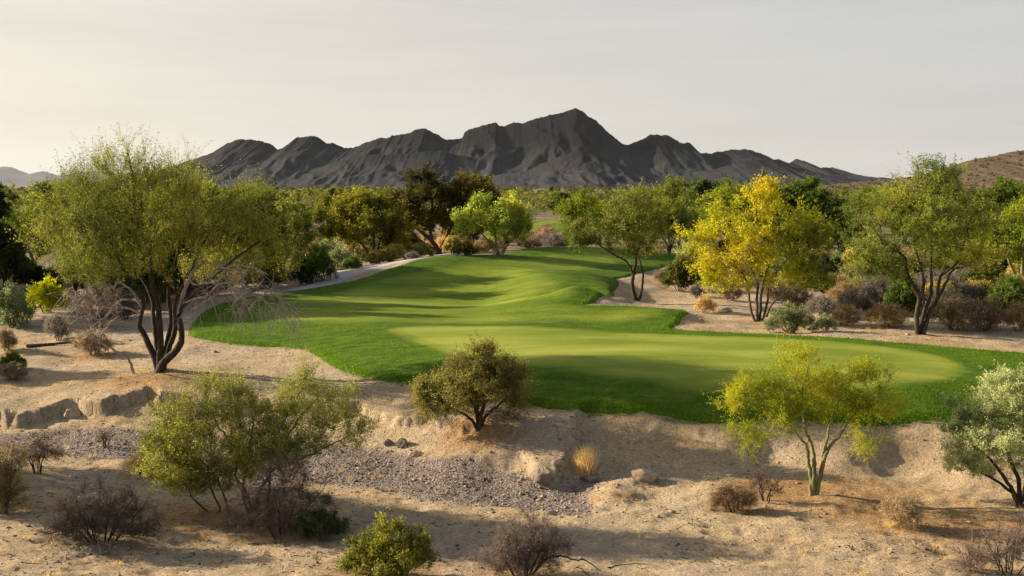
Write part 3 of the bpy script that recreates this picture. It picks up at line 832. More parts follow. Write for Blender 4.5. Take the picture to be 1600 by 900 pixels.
# bare grey limbs arching out on both sides of it
pd = Plant(77)
for tr in ([(289, 488, -.4), (294, 465, -.5), (300, 450, -.6), (308, 433, -.7), (320, 440, -.8), (345, 437, -.9), (370, 445, -1.)],
           [(290, 492, -.4), (305, 485, -.5), (325, 470, -.6), (340, 462, -.7), (368, 448, -.7), (395, 450, -.7), (420, 462, -.6)],
           [(296, 470, -.5), (318, 462, -.6), (336, 458, -.8), (358, 440, -1.), (385, 436, -1.1), (410, 448, -1.2)],
           [(287, 465, .1), (310, 420, -.2), (330, 405, -.4), (360, 415, -.7), (390, 410, -.8), (430, 425, -.6)],
           [(222, 478, .1), (215, 460, 0), (207, 446, -.2), (196, 438, -.3), (188, 448, -.4), (170, 440, -.4), (145, 452, -.4)],
           [(221, 490, .1), (205, 480, -.1), (190, 478, -.3), (176, 492, -.5), (160, 505, -.6)],
           [(223, 470, .2), (205, 470, .4), (185, 470, .5), (165, 482, .6), (135, 480, .6)],
           [(217, 576, -.5), (212, 560, -.5), (200, 549, -.5), (185, 540, -.5), (175, 536, -.5), (168, 525, -.5), (180, 505, -.5), (196, 490, -.4)]):
    pd.trunk([f1.pt(*q) - (np.array([0, 0, .1]) if q[1] > 570 else 0) for q in tr], .05, .02, wob=.012)
Bd = [f1.blob(*b) for b in [(350, 450, 40, 22, -.8, .7), (400, 455, 42, 30, -.8, .7), (430, 470, 36, 26, -.7, .7), (455, 485, 26, 20, -.6, .7), (380, 425, 50, 20, -.6, .7), (160, 470, 45, 32, -.2, .8), (130, 455, 30, 20, 0, .8), (185, 455, 30, 25, 0, .8), (150, 500, 30, 25, -.3, .7)]]
pd.grow(fill(pd.r, Bd, 85, .6), .25, -.2, .4, .2)
pd.radii(.012, 2.4, .055)
V, Q = pd.tubes(5, 1.)
dl = link('dead_limbs', mesh_np('dead_limbs', V, [Q], BARK_GREY, smooth=True), t1)
dl['label'] = 'bare grey dead limbs arching down on both sides'
L = pd.sprays(per=4, L=.95, up=-.2, out=.8, rnd=.5, droop=.5, k=0, sw=.010, twig=(.36, .30, .26), fork=3, nseg=4)
link('twigs', mesh_np('twigs', L[0], [L[1]], TWIG, cols=L[2]), dl)

# ---------------------------------------------------------------- foreground plants
GREENS = [(.11, .125, .012), (.17, .18, .02), (.22, .21, .025)]
woody('palo_verde_tree', 'small airy yellow green tree with three smooth green trunks on orange sand', 'tree', (1271, 776),
  [[(1268, 774, 0, .052), (1266, 748), (1262, 720), (1256, 696), (1240, 676), (1215, 650), (1180, 630)],
   [(1271, 776, .05, .06), (1270, 745), (1272, 715), (1266, 690), (1255, 672), (1252, 640), (1245, 590)],
   [(1274, 774, .02, .06), (1281, 748), (1286, 718), (1296, 700), (1310, 680), (1330, 650), (1360, 620)],
   [(1282, 742, .05, .04), (1287, 710), (1295, 670), (1300, 640), (1318, 600)]],
  [(1240, 565, 38, 32, .1, .9), (1190, 600, 45, 34, 0, .9), (1150, 625, 42, 26, .1, .9), (1230, 640, 62, 40, -.2, .9, 1.1), (1300, 610, 50, 36, .2, .9), (1345, 590, 40, 30, 0, .9), (1350, 640, 58, 34, .1, .9, 1.1), (1395, 645, 26, 22, 0, .9, .8),
   (1170, 680, 42, 26, .1, .9), (1360, 695, 40, 22, .2, .9), (1265, 605, 40, 36, .4, .9), (1160, 710, 22, 16, .1, .9, .5)],
  nt=300, seed=21, r1=.013, rt=.0025, bark=BARK_GREEN, seg=.16, curl=.35, lo=.6, reach=.4,
  spr=dict(per=12, L=.33, up=.35, out=.55, rnd=.7, k=16, ll=.034, lw=.0085, sw=.0022, along=.7, pal=[(.15, .18, .014), (.23, .255, .018), (.32, .32, .024)], palfn=noise_pal(3, .7), twig=(.16, .15, .05), off=.02))
woody('sage_bush', 'large pale silvery green bush with dark branching stems at the right edge', 'bush', (1592, 792),
  [[(1590, 790, 0, .05), (1580, 765), (1560, 735), (1540, 712), (1510, 690)], [(1592, 792, .05, .055), (1590, 755), (1575, 715), (1560, 670), (1545, 640)],
   [(1596, 792, .05, .05), (1605, 750), (1612, 700), (1615, 650)], [(1594, 790, .1, .045), (1580, 770), (1545, 745), (1510, 725)], [(1598, 790, .1, .045), (1625, 760), (1660, 720)]],
  [(1560, 625, 50, 34, 0, .9), (1515, 650, 40, 30, .1, .9), (1590, 610, 45, 28, .2, .9), (1500, 690, 42, 30, 0, .9), (1555, 680, 60, 40, -.3, .9, 1.1), (1620, 660, 60, 50, .1, .9), (1530, 725, 42, 26, -.1, .9), (1660, 690, 50, 45, .1, .9), (1610, 710, 50, 30, .2, .9), (1500, 725, 30, 18, .1, .9, .8), (1545, 745, 34, 14, .3, .9, .6), (1640, 745, 40, 24, .2, .9)],
  nt=330, seed=31, r1=.02, rt=.0035, bark=BARK_DARK, seg=.18, curl=.5, lo=.5,
  spr=dict(per=15, L=.27, up=.75, out=.5, rnd=.5, k=16, ll=.042, lw=.0105, sw=.003, along=.65, pal=[(.165, .195, .085), (.245, .275, .125), (.33, .35, .165)], palfn=noise_pal(8, .7), twig=(.13, .11, .07), off=.022))
woody('creosote_bush', 'round olive brown bush with one short dark trunk at the lawn edge', 'bush', (748, 669),
  [[(748, 668, 0, .085), (747, 650), (743, 635), (728, 615), (705, 600)], [(749, 668, .04, .07), (752, 645), (760, 620), (765, 585)], [(746, 669, .1, .06), (738, 655), (715, 640), (680, 625)], [(750, 668, .1, .055), (758, 650), (780, 630), (805, 610)],
   [(747, 655, 0, .05), (745, 620), (742, 580), (750, 550)]],
  [(755, 560, 30, 28, 0, .9), (725, 580, 42, 32, .1, .9), (785, 580, 40, 30, 0, .9), (700, 605, 50, 30, 0, .9, 1.1), (745, 605, 60, 34, -.4, .9, 1.2), (800, 605, 36, 34, .2, .9), (670, 622, 32, 24, 0, .9), (690, 642, 46, 18, .1, .9, 1.2), (802, 638, 34, 20, .1, .9, 1.1), (730, 640, 40, 14, .5, .9, .8), (660, 610, 22, 24, .1, .9, .8), (765, 545, 14, 18, 0, .9, .6)],
  nt=340, seed=41, r1=.02, rt=.004, bark=BARK_DARK, seg=.2, curl=.4, lo=.6,
  spr=dict(per=11, L=.34, up=.5, out=.5, rnd=.6, k=14, ll=.042, lw=.012, sw=.0035, along=.7, pal=[(.08, .072, .020), (.125, .115, .030), (.18, .168, .042)], palfn=noise_pal(12, .6), twig=(.10, .075, .05), off=.022))
tw, fw, pw = woody('acacia_bush', 'sprawling light green bush with long side branch left of the gravel wash', 'bush', (375, 800),
  [[(352, 825, .3, .04), (340, 812), (318, 790), (300, 770), (288, 740)], [(354, 825, .3, .035), (345, 795), (330, 760), (325, 730)], [(358, 822, .2, .035), (356, 790), (340, 745), (300, 700)],
   [(400, 815, 0, .045), (385, 765), (372, 740), (370, 705), (350, 660), (335, 620)], [(410, 815, 0, .048), (405, 770), (420, 745), (436, 722), (470, 712), (510, 692), (550, 675)],
   [(412, 812, .1, .04), (420, 760), (425, 700), (450, 650), (475, 600)], [(395, 815, .2, .045), (380, 770), (390, 700), (400, 640)], [(436, 722, 0, .035), (445, 690), (470, 650), (500, 615)]],
  [(265, 720, 40, 36, .2, .9, 1.), (330, 740, 50, 34, .2, .9), (400, 720, 60, 34, .2, .9), (440, 700, 60, 34, -.2, .9), (300, 650, 60, 44, 0, .9), (345, 630, 50, 40, .2, .9), (255, 680, 34, 40, 0, .9), (290, 715, 55, 40, -.3, .9, 1.1), (360, 690, 60, 50, -.3, .9, 1.1), (420, 650, 50, 40, .3, .9), (470, 620, 40, 42, .1, .9), (475, 590, 18, 22, .1, .9, .6), (520, 640, 48, 32, .1, .9, 1.1), (555, 665, 34, 22, 0, .9),
   (480, 680, 55, 28, 0, .9), (300, 750, 45, 25, 0, .9), (545, 610, 24, 14, .2, .9, .5), (380, 610, 20, 18, 0, .9, .5), (560, 690, 26, 14, 0, .9, .5)],
  nt=640, seed=51, r1=.009, rt=.0022, bark=BARK_BROWN, seg=.18, curl=.35, lo=.5, shell=.36, rmax=.035,
  spr=dict(per=12, L=.42, up=.6, out=.55, rnd=.6, k=17, ll=.036, lw=.0085, sw=.0024, along=.75, pal=[(.12, .122, .026), (.175, .178, .035), (.25, .238, .044)], palfn=noise_pal(15, .8), twig=(.10, .08, .05), off=.025))
def twiggy(name, label, base, blobs, stems, nt, seed, col, cat='bush', per=8, L=.2, k=0, up=.2, rt=.003, r0=.022, fork=5, sw=.0026, pal=None, bark=None, ll=.02, lw=.008, droop=.0, parts=('stems', 'twigs'), group=None, out=.6, P=None, mpp=None, shell=.5, rmax=.02, rnd=.7):
    return woody(name, label, cat, base, stems, blobs, nt=nt, seed=seed, r0=r0, r1=.008, rt=rt, bark=bark or BARK_DARK, seg=.14, curl=.2, lo=.35, parts=parts, sides=4, group=group, P=P, mpp=mpp, shell=shell, rmax=rmax,
                 spr=dict(per=per, L=L, up=up, out=out, rnd=rnd, k=k, ll=ll, lw=lw, sw=sw, along=.8, twig=col, fork=fork, pal=pal, droop=droop, off=.02))
def fan_stems(u, v, w, h, n, seed, r=None):
    rr = random.Random(seed); out = []
    for i in range(n):
        a = (i + .5) / n * 2 - 1 + rr.uniform(-.15, .15)
        y = rr.uniform(-.12, .12)
        q = [(u + a * w * .12, v, y), (u + a * w * .45, v - h * rr.uniform(.25, .4), y * 2), (u + a * w * .8 + rr.uniform(-5, 5), v - h * rr.uniform(.6, .85), y * 3)]
        if r: q[0] = (*q[0], r)
        out.append(q)
    return out
twiggy('dead_bush', 'charcoal grey leafless tangle beneath the light green sprawling bush', (440, 832), [(430, 770, 60, 50), (480, 780, 54, 48), (400, 795, 54, 38), (445, 735, 46, 34), (455, 815, 80, 22), (370, 815, 40, 22)],
       fan_stems(440, 832, 70, 85, 7, 3), 330, 61, (.11, .082, .066), per=15, L=.22)
woody('desert_shrub', 'low dark green shrub at the foot of the leafless grey tangle', 'shrub', (505, 838), fan_stems(505, 838, 32, 45, 6, 5), [(500, 812, 32, 20), (525, 820, 20, 14), (480, 822, 20, 14)], nt=80, seed=63, r0=.012, r1=.006, rt=.003, seg=.12, parts=('stems', 'foliage'),
      spr=dict(per=10, L=.13, up=.4, k=12, ll=.035, lw=.011, sw=.002, pal=[(.035, .055, .022), (.06, .085, .03), (.09, .12, .04)], off=.02))
woody('desert_shrub', 'tiny bright green sprout beside the gravel wash', 'shrub', (511, 784), fan_stems(511, 784, 8, 10, 4, 6), [(511, 777, 8, 5)], nt=24, seed=64, r0=.006, r1=.004, rt=.002, seg=.05, parts=('stems', 'foliage'),
      spr=dict(per=8, L=.06, up=.5, k=8, ll=.03, lw=.01, sw=.002, pal=[(.10, .14, .015), (.15, .19, .02)], off=.015))
woody('brittle_bush', 'rounded bright yellow green bush at the bottom edge', 'bush', (607, 898), fan_stems(607, 900, 55, 70, 9, 7), [(600, 840, 38, 32, 0, 1.), (570, 862, 34, 28, 0, 1.), (640, 852, 36, 32, 0, 1.), (607, 868, 60, 30, -.2, 1., 1.2), (655, 870, 24, 22, 0, 1.), (555, 885, 26, 15, 0, 1.)],
      nt=250, seed=65, r0=.016, r1=.007, rt=.0028, seg=.12, parts=('stems', 'foliage'), curl=.5,
      spr=dict(per=9, L=.17, up=.75, out=.5, rnd=.5, k=15, ll=.036, lw=.0105, sw=.0022, pal=[(.07, .078, .016), (.115, .118, .022), (.17, .158, .028)], palfn=noise_pal(18, .4), off=.02, twig=(.13, .09, .03)))
twiggy('bare_bush', 'dark leafless bush with a crooked limb reaching right at the bottom edge', (818, 896), [(820, 830, 50, 38), (790, 855, 42, 35), (850, 850, 40, 38), (815, 870, 66, 26), (880, 850, 18, 18)],
       fan_stems(818, 898, 65, 95, 8, 9, .03) + [[(830, 890, .0, .026), (850, 868, 0), (875, 862, 0), (900, 868, -.05), (915, 866, -.1), (938, 884, -.1)], [(900, 868, -.05, .012), (908, 880, -.1), (922, 892, -.1)]], 260, 66, (.105, .08, .07), per=12, L=.2, k=2, pal=[(.12, .10, .08), (.18, .15, .12)], ll=.022, lw=.008)
twiggy('dead_bush', 'wide dark brown dead bush in the shaded lower left', (160, 845), [(160, 790, 58, 40), (120, 815, 45, 34), (210, 800, 44, 34), (150, 830, 80, 24), (225, 830, 36, 18), (100, 840, 36, 14)],
       fan_stems(160, 848, 85, 80, 9, 13, .025), 320, 67, (.085, .066, .054), per=13, L=.22)
twiggy('dead_bush', 'brown leafless bush cut off by the lower left edge', (8, 798), [(5, 740, 34, 50), (25, 720, 22, 35), (-30, 745, 40, 50), (10, 775, 34, 24)],
       fan_stems(5, 800, 40, 110, 8, 15, .022), 210, 68, (.15, .105, .062), per=14, L=.24, k=4, pal=[(.20, .15, .07), (.26, .20, .10)], ll=.03, lw=.008)
twiggy('dry_shrub', 'reddish brown dry shrub with a dark stem base above the left edge bush', (60, 741), [(68, 705, 26, 22), (45, 715, 22, 18), (85, 712, 16, 14)], fan_stems(60, 742, 30, 50, 6, 16), 90, 69, (.17, .115, .08), per=9, L=.2, k=3, pal=[(.22, .15, .10), (.30, .22, .14)], ll=.03, lw=.008)
twiggy('dry_shrub', 'small spiky tan shrub standing alone in the left gravel', (165, 699), [(165, 682, 14, 12)], fan_stems(165, 700, 15, 28, 6, 17), 30, 70, (.22, .16, .11), per=6, L=.2, up=.6, fork=3)
twiggy('dry_shrub', 'blond dry shrub touching the left side of the sprawling bush', (224, 742), [(228, 715, 20, 24), (208, 725, 16, 14), (240, 728, 14, 14)], fan_stems(224, 743, 26, 48, 6, 18), 90, 71, (.32, .21, .10), per=9, L=.18, k=3, pal=[(.36, .24, .11), (.44, .31, .16)], ll=.03, lw=.007)
twiggy('dry_shrub', 'orange brown tumbled brush left of the green trunked tree', (1150, 795), [(1140, 772, 28, 20), (1160, 775, 26, 18), (1120, 782, 14, 12)], fan_stems(1145, 796, 36, 36, 7, 19), 150, 72, (.25, .165, .095), per=18, L=.16)
twiggy('bare_bush', 'small leafless bush with a dark stem between tumbled brush and green trunks', (1196, 785), [(1196, 755, 24, 20), (1212, 765, 14, 12), (1180, 760, 14, 14)], fan_stems(1196, 785, 22, 40, 5, 20, .018), 70, 73, (.13, .085, .065), per=6, L=.16)
twiggy('tumbleweed', 'pale straw coloured round tumbleweed resting on orange sand', (1412, 822), [(1410, 796, 32, 24, 0, 1.)], fan_stems(1412, 823, 28, 40, 7, 21, .01), 170, 74, (.42, .31, .17), per=18, L=.15, rmax=.008, up=.0)
twiggy('bare_bush', 'faint grey wiry bush in the bottom right corner', (1575, 893), [(1575, 850, 40, 34), (1530, 868, 32, 28), (1620, 850, 40, 45), (1510, 885, 24, 12), (1595, 815, 20, 20)], fan_stems(1575, 895, 60, 80, 8, 22, .014), 220, 75, (.2, .15, .12), per=11, L=.2, rmax=.012)
twiggy('bare_bush', 'thin seedling of bare stalks on the sand at lower right', (1515, 893), [(1513, 862, 8, 18)], fan_stems(1515, 893, 7, 36, 4, 23, .008), 18, 76, (.30, .22, .15), per=4, L=.12, rmax=.008)

def tuft(name, label, base, w, h, n, seed, c1, c2, cat='grass tuft', P=None, mpp=None, bw=.006, group=None, spread=1.):
    f = Frame(*base, P=P, mpp=mpp); r = np.random.default_rng(seed)
    rt_ = None
    w *= f.m; h *= f.m
    A = np.column_stack([r.normal(size=n) * w * .16, r.normal(size=n) * w * .16, np.zeros(n) - .02])
    az = r.random(n) * 2 * math.pi; sp = np.sqrt(r.random(n)) * w * .5 * spread
    hh = h * r.uniform(.5, 1.05, n) * (1 - .25 * (sp / (w * .5 + 1e-6)) ** 2)
    D = np.column_stack([np.cos(az) * sp, np.sin(az) * sp, hh])
    s = np.column_stack([-np.sin(az), np.cos(az), az * 0]); s = s * np.cos(r.random(n) * 6)[:, None] + np.column_stack([np.cos(az), np.sin(az), az * 0]) * .5
    t = np.linspace(0, 1, 4)[None, :, None]
    C = A[:, None] + D[:, None] * t * np.array([1, 1, 1]) + np.array([0, 0, 1]) * (t - t * t) * hh[:, None, None] * .35
    wd = s[:, None] * bw * (1 - .85 * t)
    V = np.stack([C - wd, C + wd], 2).reshape(-1, 3)
    b = (np.arange(n) * 8)[:, None] + np.arange(3)[None] * 2
    Q = np.stack([b, b + 1, b + 3, b + 2], 2).reshape(-1, 4)
    cc = np.array(c1) + (np.array(c2) - np.array(c1)) * r.random((n, 1)); cc = cc * r.uniform(.8, 1.2, (n, 1))
    o = link(name, mesh_np(name, V, [Q], LEAF, cols=np.repeat(cc, 8, 0)), None, f.P)
    return tag(o, label, cat, group)
tuft('grass_tuft', 'upright golden tuft of dry grass in the hollow of the wash', (915, 737), 40, 47, 700, 1, (.52, .38, .15), (.64, .50, .24), bw=.0045)
tuft('grass_tuft', 'small flat patch of straw under the tumbleweed', (1392, 822), 30, 12, 200, 2, (.42, .30, .12), (.5, .38, .18), bw=.004)
# ---------------------------------------------------------------- trees round the fairway
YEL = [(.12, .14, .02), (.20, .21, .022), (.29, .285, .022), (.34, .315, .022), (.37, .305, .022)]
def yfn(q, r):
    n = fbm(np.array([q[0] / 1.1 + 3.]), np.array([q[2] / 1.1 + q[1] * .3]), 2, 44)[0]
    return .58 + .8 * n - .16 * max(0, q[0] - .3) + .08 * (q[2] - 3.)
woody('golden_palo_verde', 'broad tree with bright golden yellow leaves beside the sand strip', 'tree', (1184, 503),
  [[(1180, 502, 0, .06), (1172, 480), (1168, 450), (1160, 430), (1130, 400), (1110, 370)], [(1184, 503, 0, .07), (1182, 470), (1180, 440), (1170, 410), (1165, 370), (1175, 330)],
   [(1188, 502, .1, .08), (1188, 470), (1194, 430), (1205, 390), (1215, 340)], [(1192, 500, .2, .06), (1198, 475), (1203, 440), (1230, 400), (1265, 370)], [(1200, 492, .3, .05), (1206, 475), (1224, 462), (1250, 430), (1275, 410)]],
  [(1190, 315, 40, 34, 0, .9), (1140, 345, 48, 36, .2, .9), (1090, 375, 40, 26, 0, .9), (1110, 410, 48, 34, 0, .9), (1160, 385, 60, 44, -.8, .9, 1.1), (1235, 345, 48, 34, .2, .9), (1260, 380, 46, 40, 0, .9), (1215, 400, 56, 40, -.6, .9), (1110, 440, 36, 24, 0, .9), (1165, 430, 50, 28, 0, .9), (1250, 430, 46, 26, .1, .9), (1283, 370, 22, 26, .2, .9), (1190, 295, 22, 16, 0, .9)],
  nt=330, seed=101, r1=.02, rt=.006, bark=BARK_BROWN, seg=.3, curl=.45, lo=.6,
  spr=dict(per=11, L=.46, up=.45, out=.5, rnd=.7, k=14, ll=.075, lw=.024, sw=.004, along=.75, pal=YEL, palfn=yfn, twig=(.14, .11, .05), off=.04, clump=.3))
woody('mesquite_tree', 'large olive yellow tree with four thin dark trunks right of the golden tree', 'tree', (1437, 521),
  [[(1435, 520, 0, .10), (1430, 490), (1434, 465), (1425, 445), (1415, 420), (1405, 400), (1385, 380), (1370, 340)], [(1437, 521, .1, .10), (1442, 490), (1452, 455), (1455, 420), (1450, 370), (1455, 310)],
   [(1440, 520, -.1, .09), (1448, 495), (1460, 465), (1470, 440), (1490, 420), (1505, 415), (1520, 400)], [(1434, 470, 0, .07), (1440, 440), (1432, 410), (1425, 370), (1430, 310)], [(1462, 460, 0, .07), (1470, 430), (1485, 410), (1500, 360), (1490, 310)]],
  [(1430, 275, 40, 28, 0, .9), (1470, 290, 46, 34, .2, .9), (1390, 310, 50, 36, 0, .9), (1355, 340, 46, 34, .1, .9), (1345, 385, 46, 28, 0, .9), (1410, 350, 62, 44, -.9, .9, 1.1), (1475, 345, 60, 44, -.6, .9, 1.1), (1525, 340, 40, 44, .2, .9), (1530, 390, 36, 34, 0, .9), (1440, 400, 62, 34, -.3, .9), (1495, 400, 46, 30, .3, .9), (1380, 420, 50, 24, .3, .9), (1340, 425, 36, 18, .2, .9, .7), (1435, 256, 22, 14, 0, .9, .6)],
  nt=380, seed=111, r1=.02, rt=.006, bark=BARK_DARK, seg=.32, curl=.5, lo=.6,
  spr=dict(per=9, L=.52, up=.65, out=.5, rnd=.65, k=14, ll=.07, lw=.018, sw=.004, along=.75, pal=[(.08, .098, .02), (.125, .14, .026), (.175, .178, .03), (.225, .195, .034)], palfn=noise_pal(23, 1.4), twig=(.10, .08, .04), off=.04))
woody('mesquite_tree', 'slender leaning olive tree with dark forked trunk at the notch in the lawn', 'tree', (996, 469),
  [[(995, 468, 0, .11), (988, 445), (990, 425), (993, 405), (990, 380), (985, 350), (992, 310)], [(997, 469, 0, .08), (1003, 450), (1004, 425), (997, 400)], [(990, 425, 0, .06), (978, 408), (960, 398), (940, 385)], [(992, 395, 0, .07), (1005, 370), (1020, 345)], [(990, 380, 0, .06), (975, 355), (960, 340)]],
  [(990, 300, 18, 18, 0, .9, .7), (975, 325, 36, 24, 0, .9), (1010, 325, 34, 26, .2, .9), (945, 350, 40, 26, 0, .9), (985, 355, 50, 30, -.8, .9), (1030, 355, 30, 30, .2, .9), (925, 378, 40, 22, 0, .9), (970, 388, 40, 20, .2, .9), (1015, 385, 36, 22, .3, .9), (905, 375, 24, 18, .1, .9)],
  nt=210, seed=121, r1=.03, rt=.007, bark=BARK_DARK, seg=.32, curl=.4, lo=.6,
  spr=dict(per=8, L=.5, up=.5, out=.5, rnd=.7, k=13, ll=.085, lw=.024, sw=.004, along=.75, pal=[(.07, .085, .018), (.11, .122, .024), (.165, .162, .028)], palfn=noise_pal(25, 1.6), twig=(.09, .07, .04), off=.05))
woody('ironwood_tree', 'tall dark brownish green tree with stout forked trunk behind the fairway', 'tree', (684, 400),
  [[(684, 404, 0, .24), (683, 392), (676, 380), (660, 365), (645, 350), (640, 320)], [(685, 404, .1, .2), (690, 390), (697, 375), (710, 350), (735, 320)], [(676, 380, 0, .14), (672, 350), (675, 320), (660, 290)], [(683, 392, 0, .12), (668, 385), (650, 372), (625, 345)]],
  [(640, 285, 18, 16, 0, .9), (670, 280, 22, 18, .2, .9), (655, 310, 46, 20, 0, .9), (625, 325, 30, 22, 0, .9), (700, 310, 36, 22, .2, .9), (735, 290, 36, 18, .5, .9), (765, 300, 22, 10, .5, .9, .7), (740, 320, 30, 24, .3, .9), (660, 345, 52, 18, .4, .9), (715, 345, 38, 20, .4, .9), (630, 355, 26, 14, .4, .9)],
  nt=230, seed=131, r1=.05, rt=.012, bark=BARK_DARK, seg=.5, curl=.3, lo=.5,
  spr=dict(per=12, L=.55, up=.3, out=.5, rnd=.8, k=13, ll=.13, lw=.045, sw=.006, along=.75, pal=[(.035, .033, .010), (.062, .055, .014), (.10, .075, .016)], palfn=noise_pal(27, 2.), twig=(.06, .045, .03), off=.07))
woody('palo_verde_tree', 'fresh lime green fan shaped tree at the back edge of the fairway', 'tree', (781, 405),
  [[(779, 405, 0, .08), (772, 392), (762, 380), (750, 365), (735, 345)], [(781, 405, .1, .09), (776, 385), (772, 365), (765, 345)], [(784, 405, 0, .09), (788, 385), (797, 360), (805, 335)], [(783, 404, .2, .07), (795, 385), (812, 370), (820, 350)]],
  [(735, 345, 26, 26, 0, .9), (750, 330, 18, 18, 0, .9), (760, 355, 26, 22, .3, .9), (795, 335, 24, 22, .2, .9), (810, 350, 22, 26, 0, .9), (785, 355, 22, 18, -.8, .9), (725, 360, 18, 16, 0, .9), (810, 375, 18, 14, .2, .9), (770, 375, 22, 12, .2, .9, .7)],
  nt=150, seed=141, r1=.03, rt=.008, bark=BARK_GREEN, seg=.4, curl=.4, lo=.5,
  spr=dict(per=13, L=.6, up=.9, out=.5, rnd=.5, k=14, ll=.12, lw=.03, sw=.005, along=.75, pal=[(.17, .22, .035), (.25, .29, .045), (.33, .34, .05)], palfn=noise_pal(29, 2.), twig=(.13, .12, .05), off=.06))
woody('mesquite_tree', 'rounded olive tree with thin split trunks beside the gravel path', 'tree', (584, 414),
  [[(582, 414, 0, .12), (576, 400), (568, 385), (555, 372), (545, 350)], [(584, 414, .1, .11), (583, 395), (586, 375), (580, 345)], [(585, 414, 0, .1), (590, 395), (595, 375), (610, 355), (625, 340)]],
  [(545, 330, 28, 22, 0, .9), (580, 320, 34, 20, .2, .9), (610, 335, 30, 24, 0, .9), (530, 355, 28, 20, 0, .9), (575, 350, 40, 22, -.9, .9), (620, 365, 28, 20, .3, .9), (550, 375, 34, 16, .2, .9), (600, 375, 34, 14, .4, .9)],
  nt=170, seed=151, r1=.03, rt=.01, bark=BARK_DARK, seg=.45, curl=.4, lo=.5,
  spr=dict(per=13, L=.6, up=.5, out=.5, rnd=.7, k=13, ll=.13, lw=.042, sw=.005, along=.75, pal=[(.06, .07, .012), (.11, .115, .016), (.18, .165, .02)], palfn=noise_pal(31, 2.), twig=(.09, .07, .04), off=.07))

# ---------------------------------------------------------------- one plant of each kind, copied where the photo shows more of them
# built in centimetres: base (0,0), v upwards negative; size noted so that copies can be scaled to the photo's size
PROTO = {}
def proto(kind, size, name, cat, fn):
    PROTO[kind] = [fn, size, name, cat, None]
_FAR = (0, 0, -100.)
def sh(pal, seed, nt=110, k=13, ll=.07, lw=.024, L=.26, up=.5, per=9, twig=(.10, .08, .05), parts=('stems', 'foliage')):
    return lambda name, cat, label: woody(name, label, cat, (0, 0), fan_stems(0, 0, 70, 100, 7, seed),
        [(-45, -70, 45, 45, 0, 1.), (40, -65, 48, 42, 0, 1.), (0, -100, 50, 42, 0, 1.), (0, -55, 75, 45, 0, 1., 1.2), (-70, -40, 32, 30, 0, 1.), (70, -40, 34, 30, 0, 1.)], nt=nt, seed=seed, r0=.03, r1=.012, rt=.005, seg=.2, curl=.4, parts=parts,
        P=_FAR, mpp=.01, spr=dict(per=per, L=L, up=up, k=k, ll=ll, lw=lw, sw=.004, along=.75, pal=pal, palfn=noise_pal(seed, .6), off=.03, twig=twig))
def tg(col, seed, nt=120, per=15, L=.28, k=3, pal=None):
    return lambda name, cat, label: twiggy(name, label, (0, 0), [(-45, -70, 45, 45, 0, 1.), (40, -65, 48, 42, 0, 1.), (0, -95, 50, 38, 0, 1.), (0, -50, 80, 45, 0, 1., 1.3)], fan_stems(0, 0, 75, 95, 8, seed), nt, seed, col, cat=cat, per=per, L=L, sw=.005,
        rt=.004, P=_FAR, mpp=.01, k=k, pal=pal or [tuple(q * 1.1 for q in col), tuple(q * 1.5 for q in col)], ll=.05, lw=.016)
S_ = (210, 140)
proto('olive', S_, 'desert_shrub', 'shrub', sh([(.055, .06, .014), (.09, .09, .018), (.13, .12, .025)], 201))
proto('bright', S_, 'desert_shrub', 'shrub', sh([(.06, .085, .018), (.10, .128, .024), (.155, .172, .03)], 202))
proto('sage', S_, 'sage_shrub', 'shrub', sh([(.13, .16, .065), (.20, .225, .10), (.27, .285, .13)], 203, ll=.05, lw=.016, k=15))
proto('gold', S_, 'brittle_bush', 'bush', sh([(.19, .16, .04), (.27, .22, .06), (.34, .27, .08)], 204))
proto('dark', S_, 'desert_shrub', 'shrub', sh([(.022, .035, .012), (.04, .055, .018), (.06, .075, .02)], 205))
proto('bloom', S_, 'flowering_bush', 'bush', sh([(.28, .28, .012), (.38, .36, .012), (.44, .40, .015)], 206))
proto('brown', S_, 'dry_shrub', 'shrub', tg((.165, .122, .08), 207))
proto('rust', S_, 'dry_shrub', 'shrub', tg((.235, .16, .088), 208))
proto('grey', S_, 'bare_bush', 'bush', tg((.14, .12, .10), 209))
proto('straw', S_, 'dry_shrub', 'shrub', tg((.36, .23, .115), 210))

def tree_proto(seed, blobs, pal, up, ll, lw, L, nt, trunk, bark, per=9, k=12, r0=.13, droop=0.):
    return lambda name, cat, label: woody(name, label, cat, (0, 0), trunk, blobs, nt=nt, seed=seed, r0=r0, r1=.04, rt=.012, bark=bark, seg=.5, curl=.4, lo=.5, P=_FAR, mpp=.01,
        spr=dict(per=per, L=L, up=up, out=.5, rnd=.75, k=k, ll=ll, lw=lw, sw=.006, along=.75, pal=pal, palfn=noise_pal(seed, 1.7), off=.07, twig=(.08, .06, .04), droop=droop))
TR1 = [[(-5, 0), (-20, -90), (-70, -180), (-120, -300)], [(0, 0, .1), (5, -120), (-10, -240), (0, -380)], [(6, 0), (30, -100), (80, -200), (140, -300)], [(3, 0, -.1), (20, -120), (40, -260, -.9)]]
R1 = [(-130, -330, 110, 90, 0, 1.), (120, -340, 120, 90, 0, 1.), (0, -430, 120, 100, .2, 1.), (0, -300, 170, 100, -.5, 1., 1.3), (-190, -240, 80, 70, 0, 1.), (190, -250, 80, 70, .3, 1.), (0, -230, 150, 70, .8, 1.)]
R2 = [(-150, -260, 90, 80, 0, 1.), (130, -300, 110, 110, .3, 1.), (-30, -400, 110, 120, 0, 1.), (60, -470, 70, 70, 0, 1.), (0, -250, 160, 110, -.6, 1., 1.2), (210, -190, 70, 60, 0, 1.), (-90, -150, 110, 60, .3, 1.), (90, -150, 120, 60, .4, 1.)]
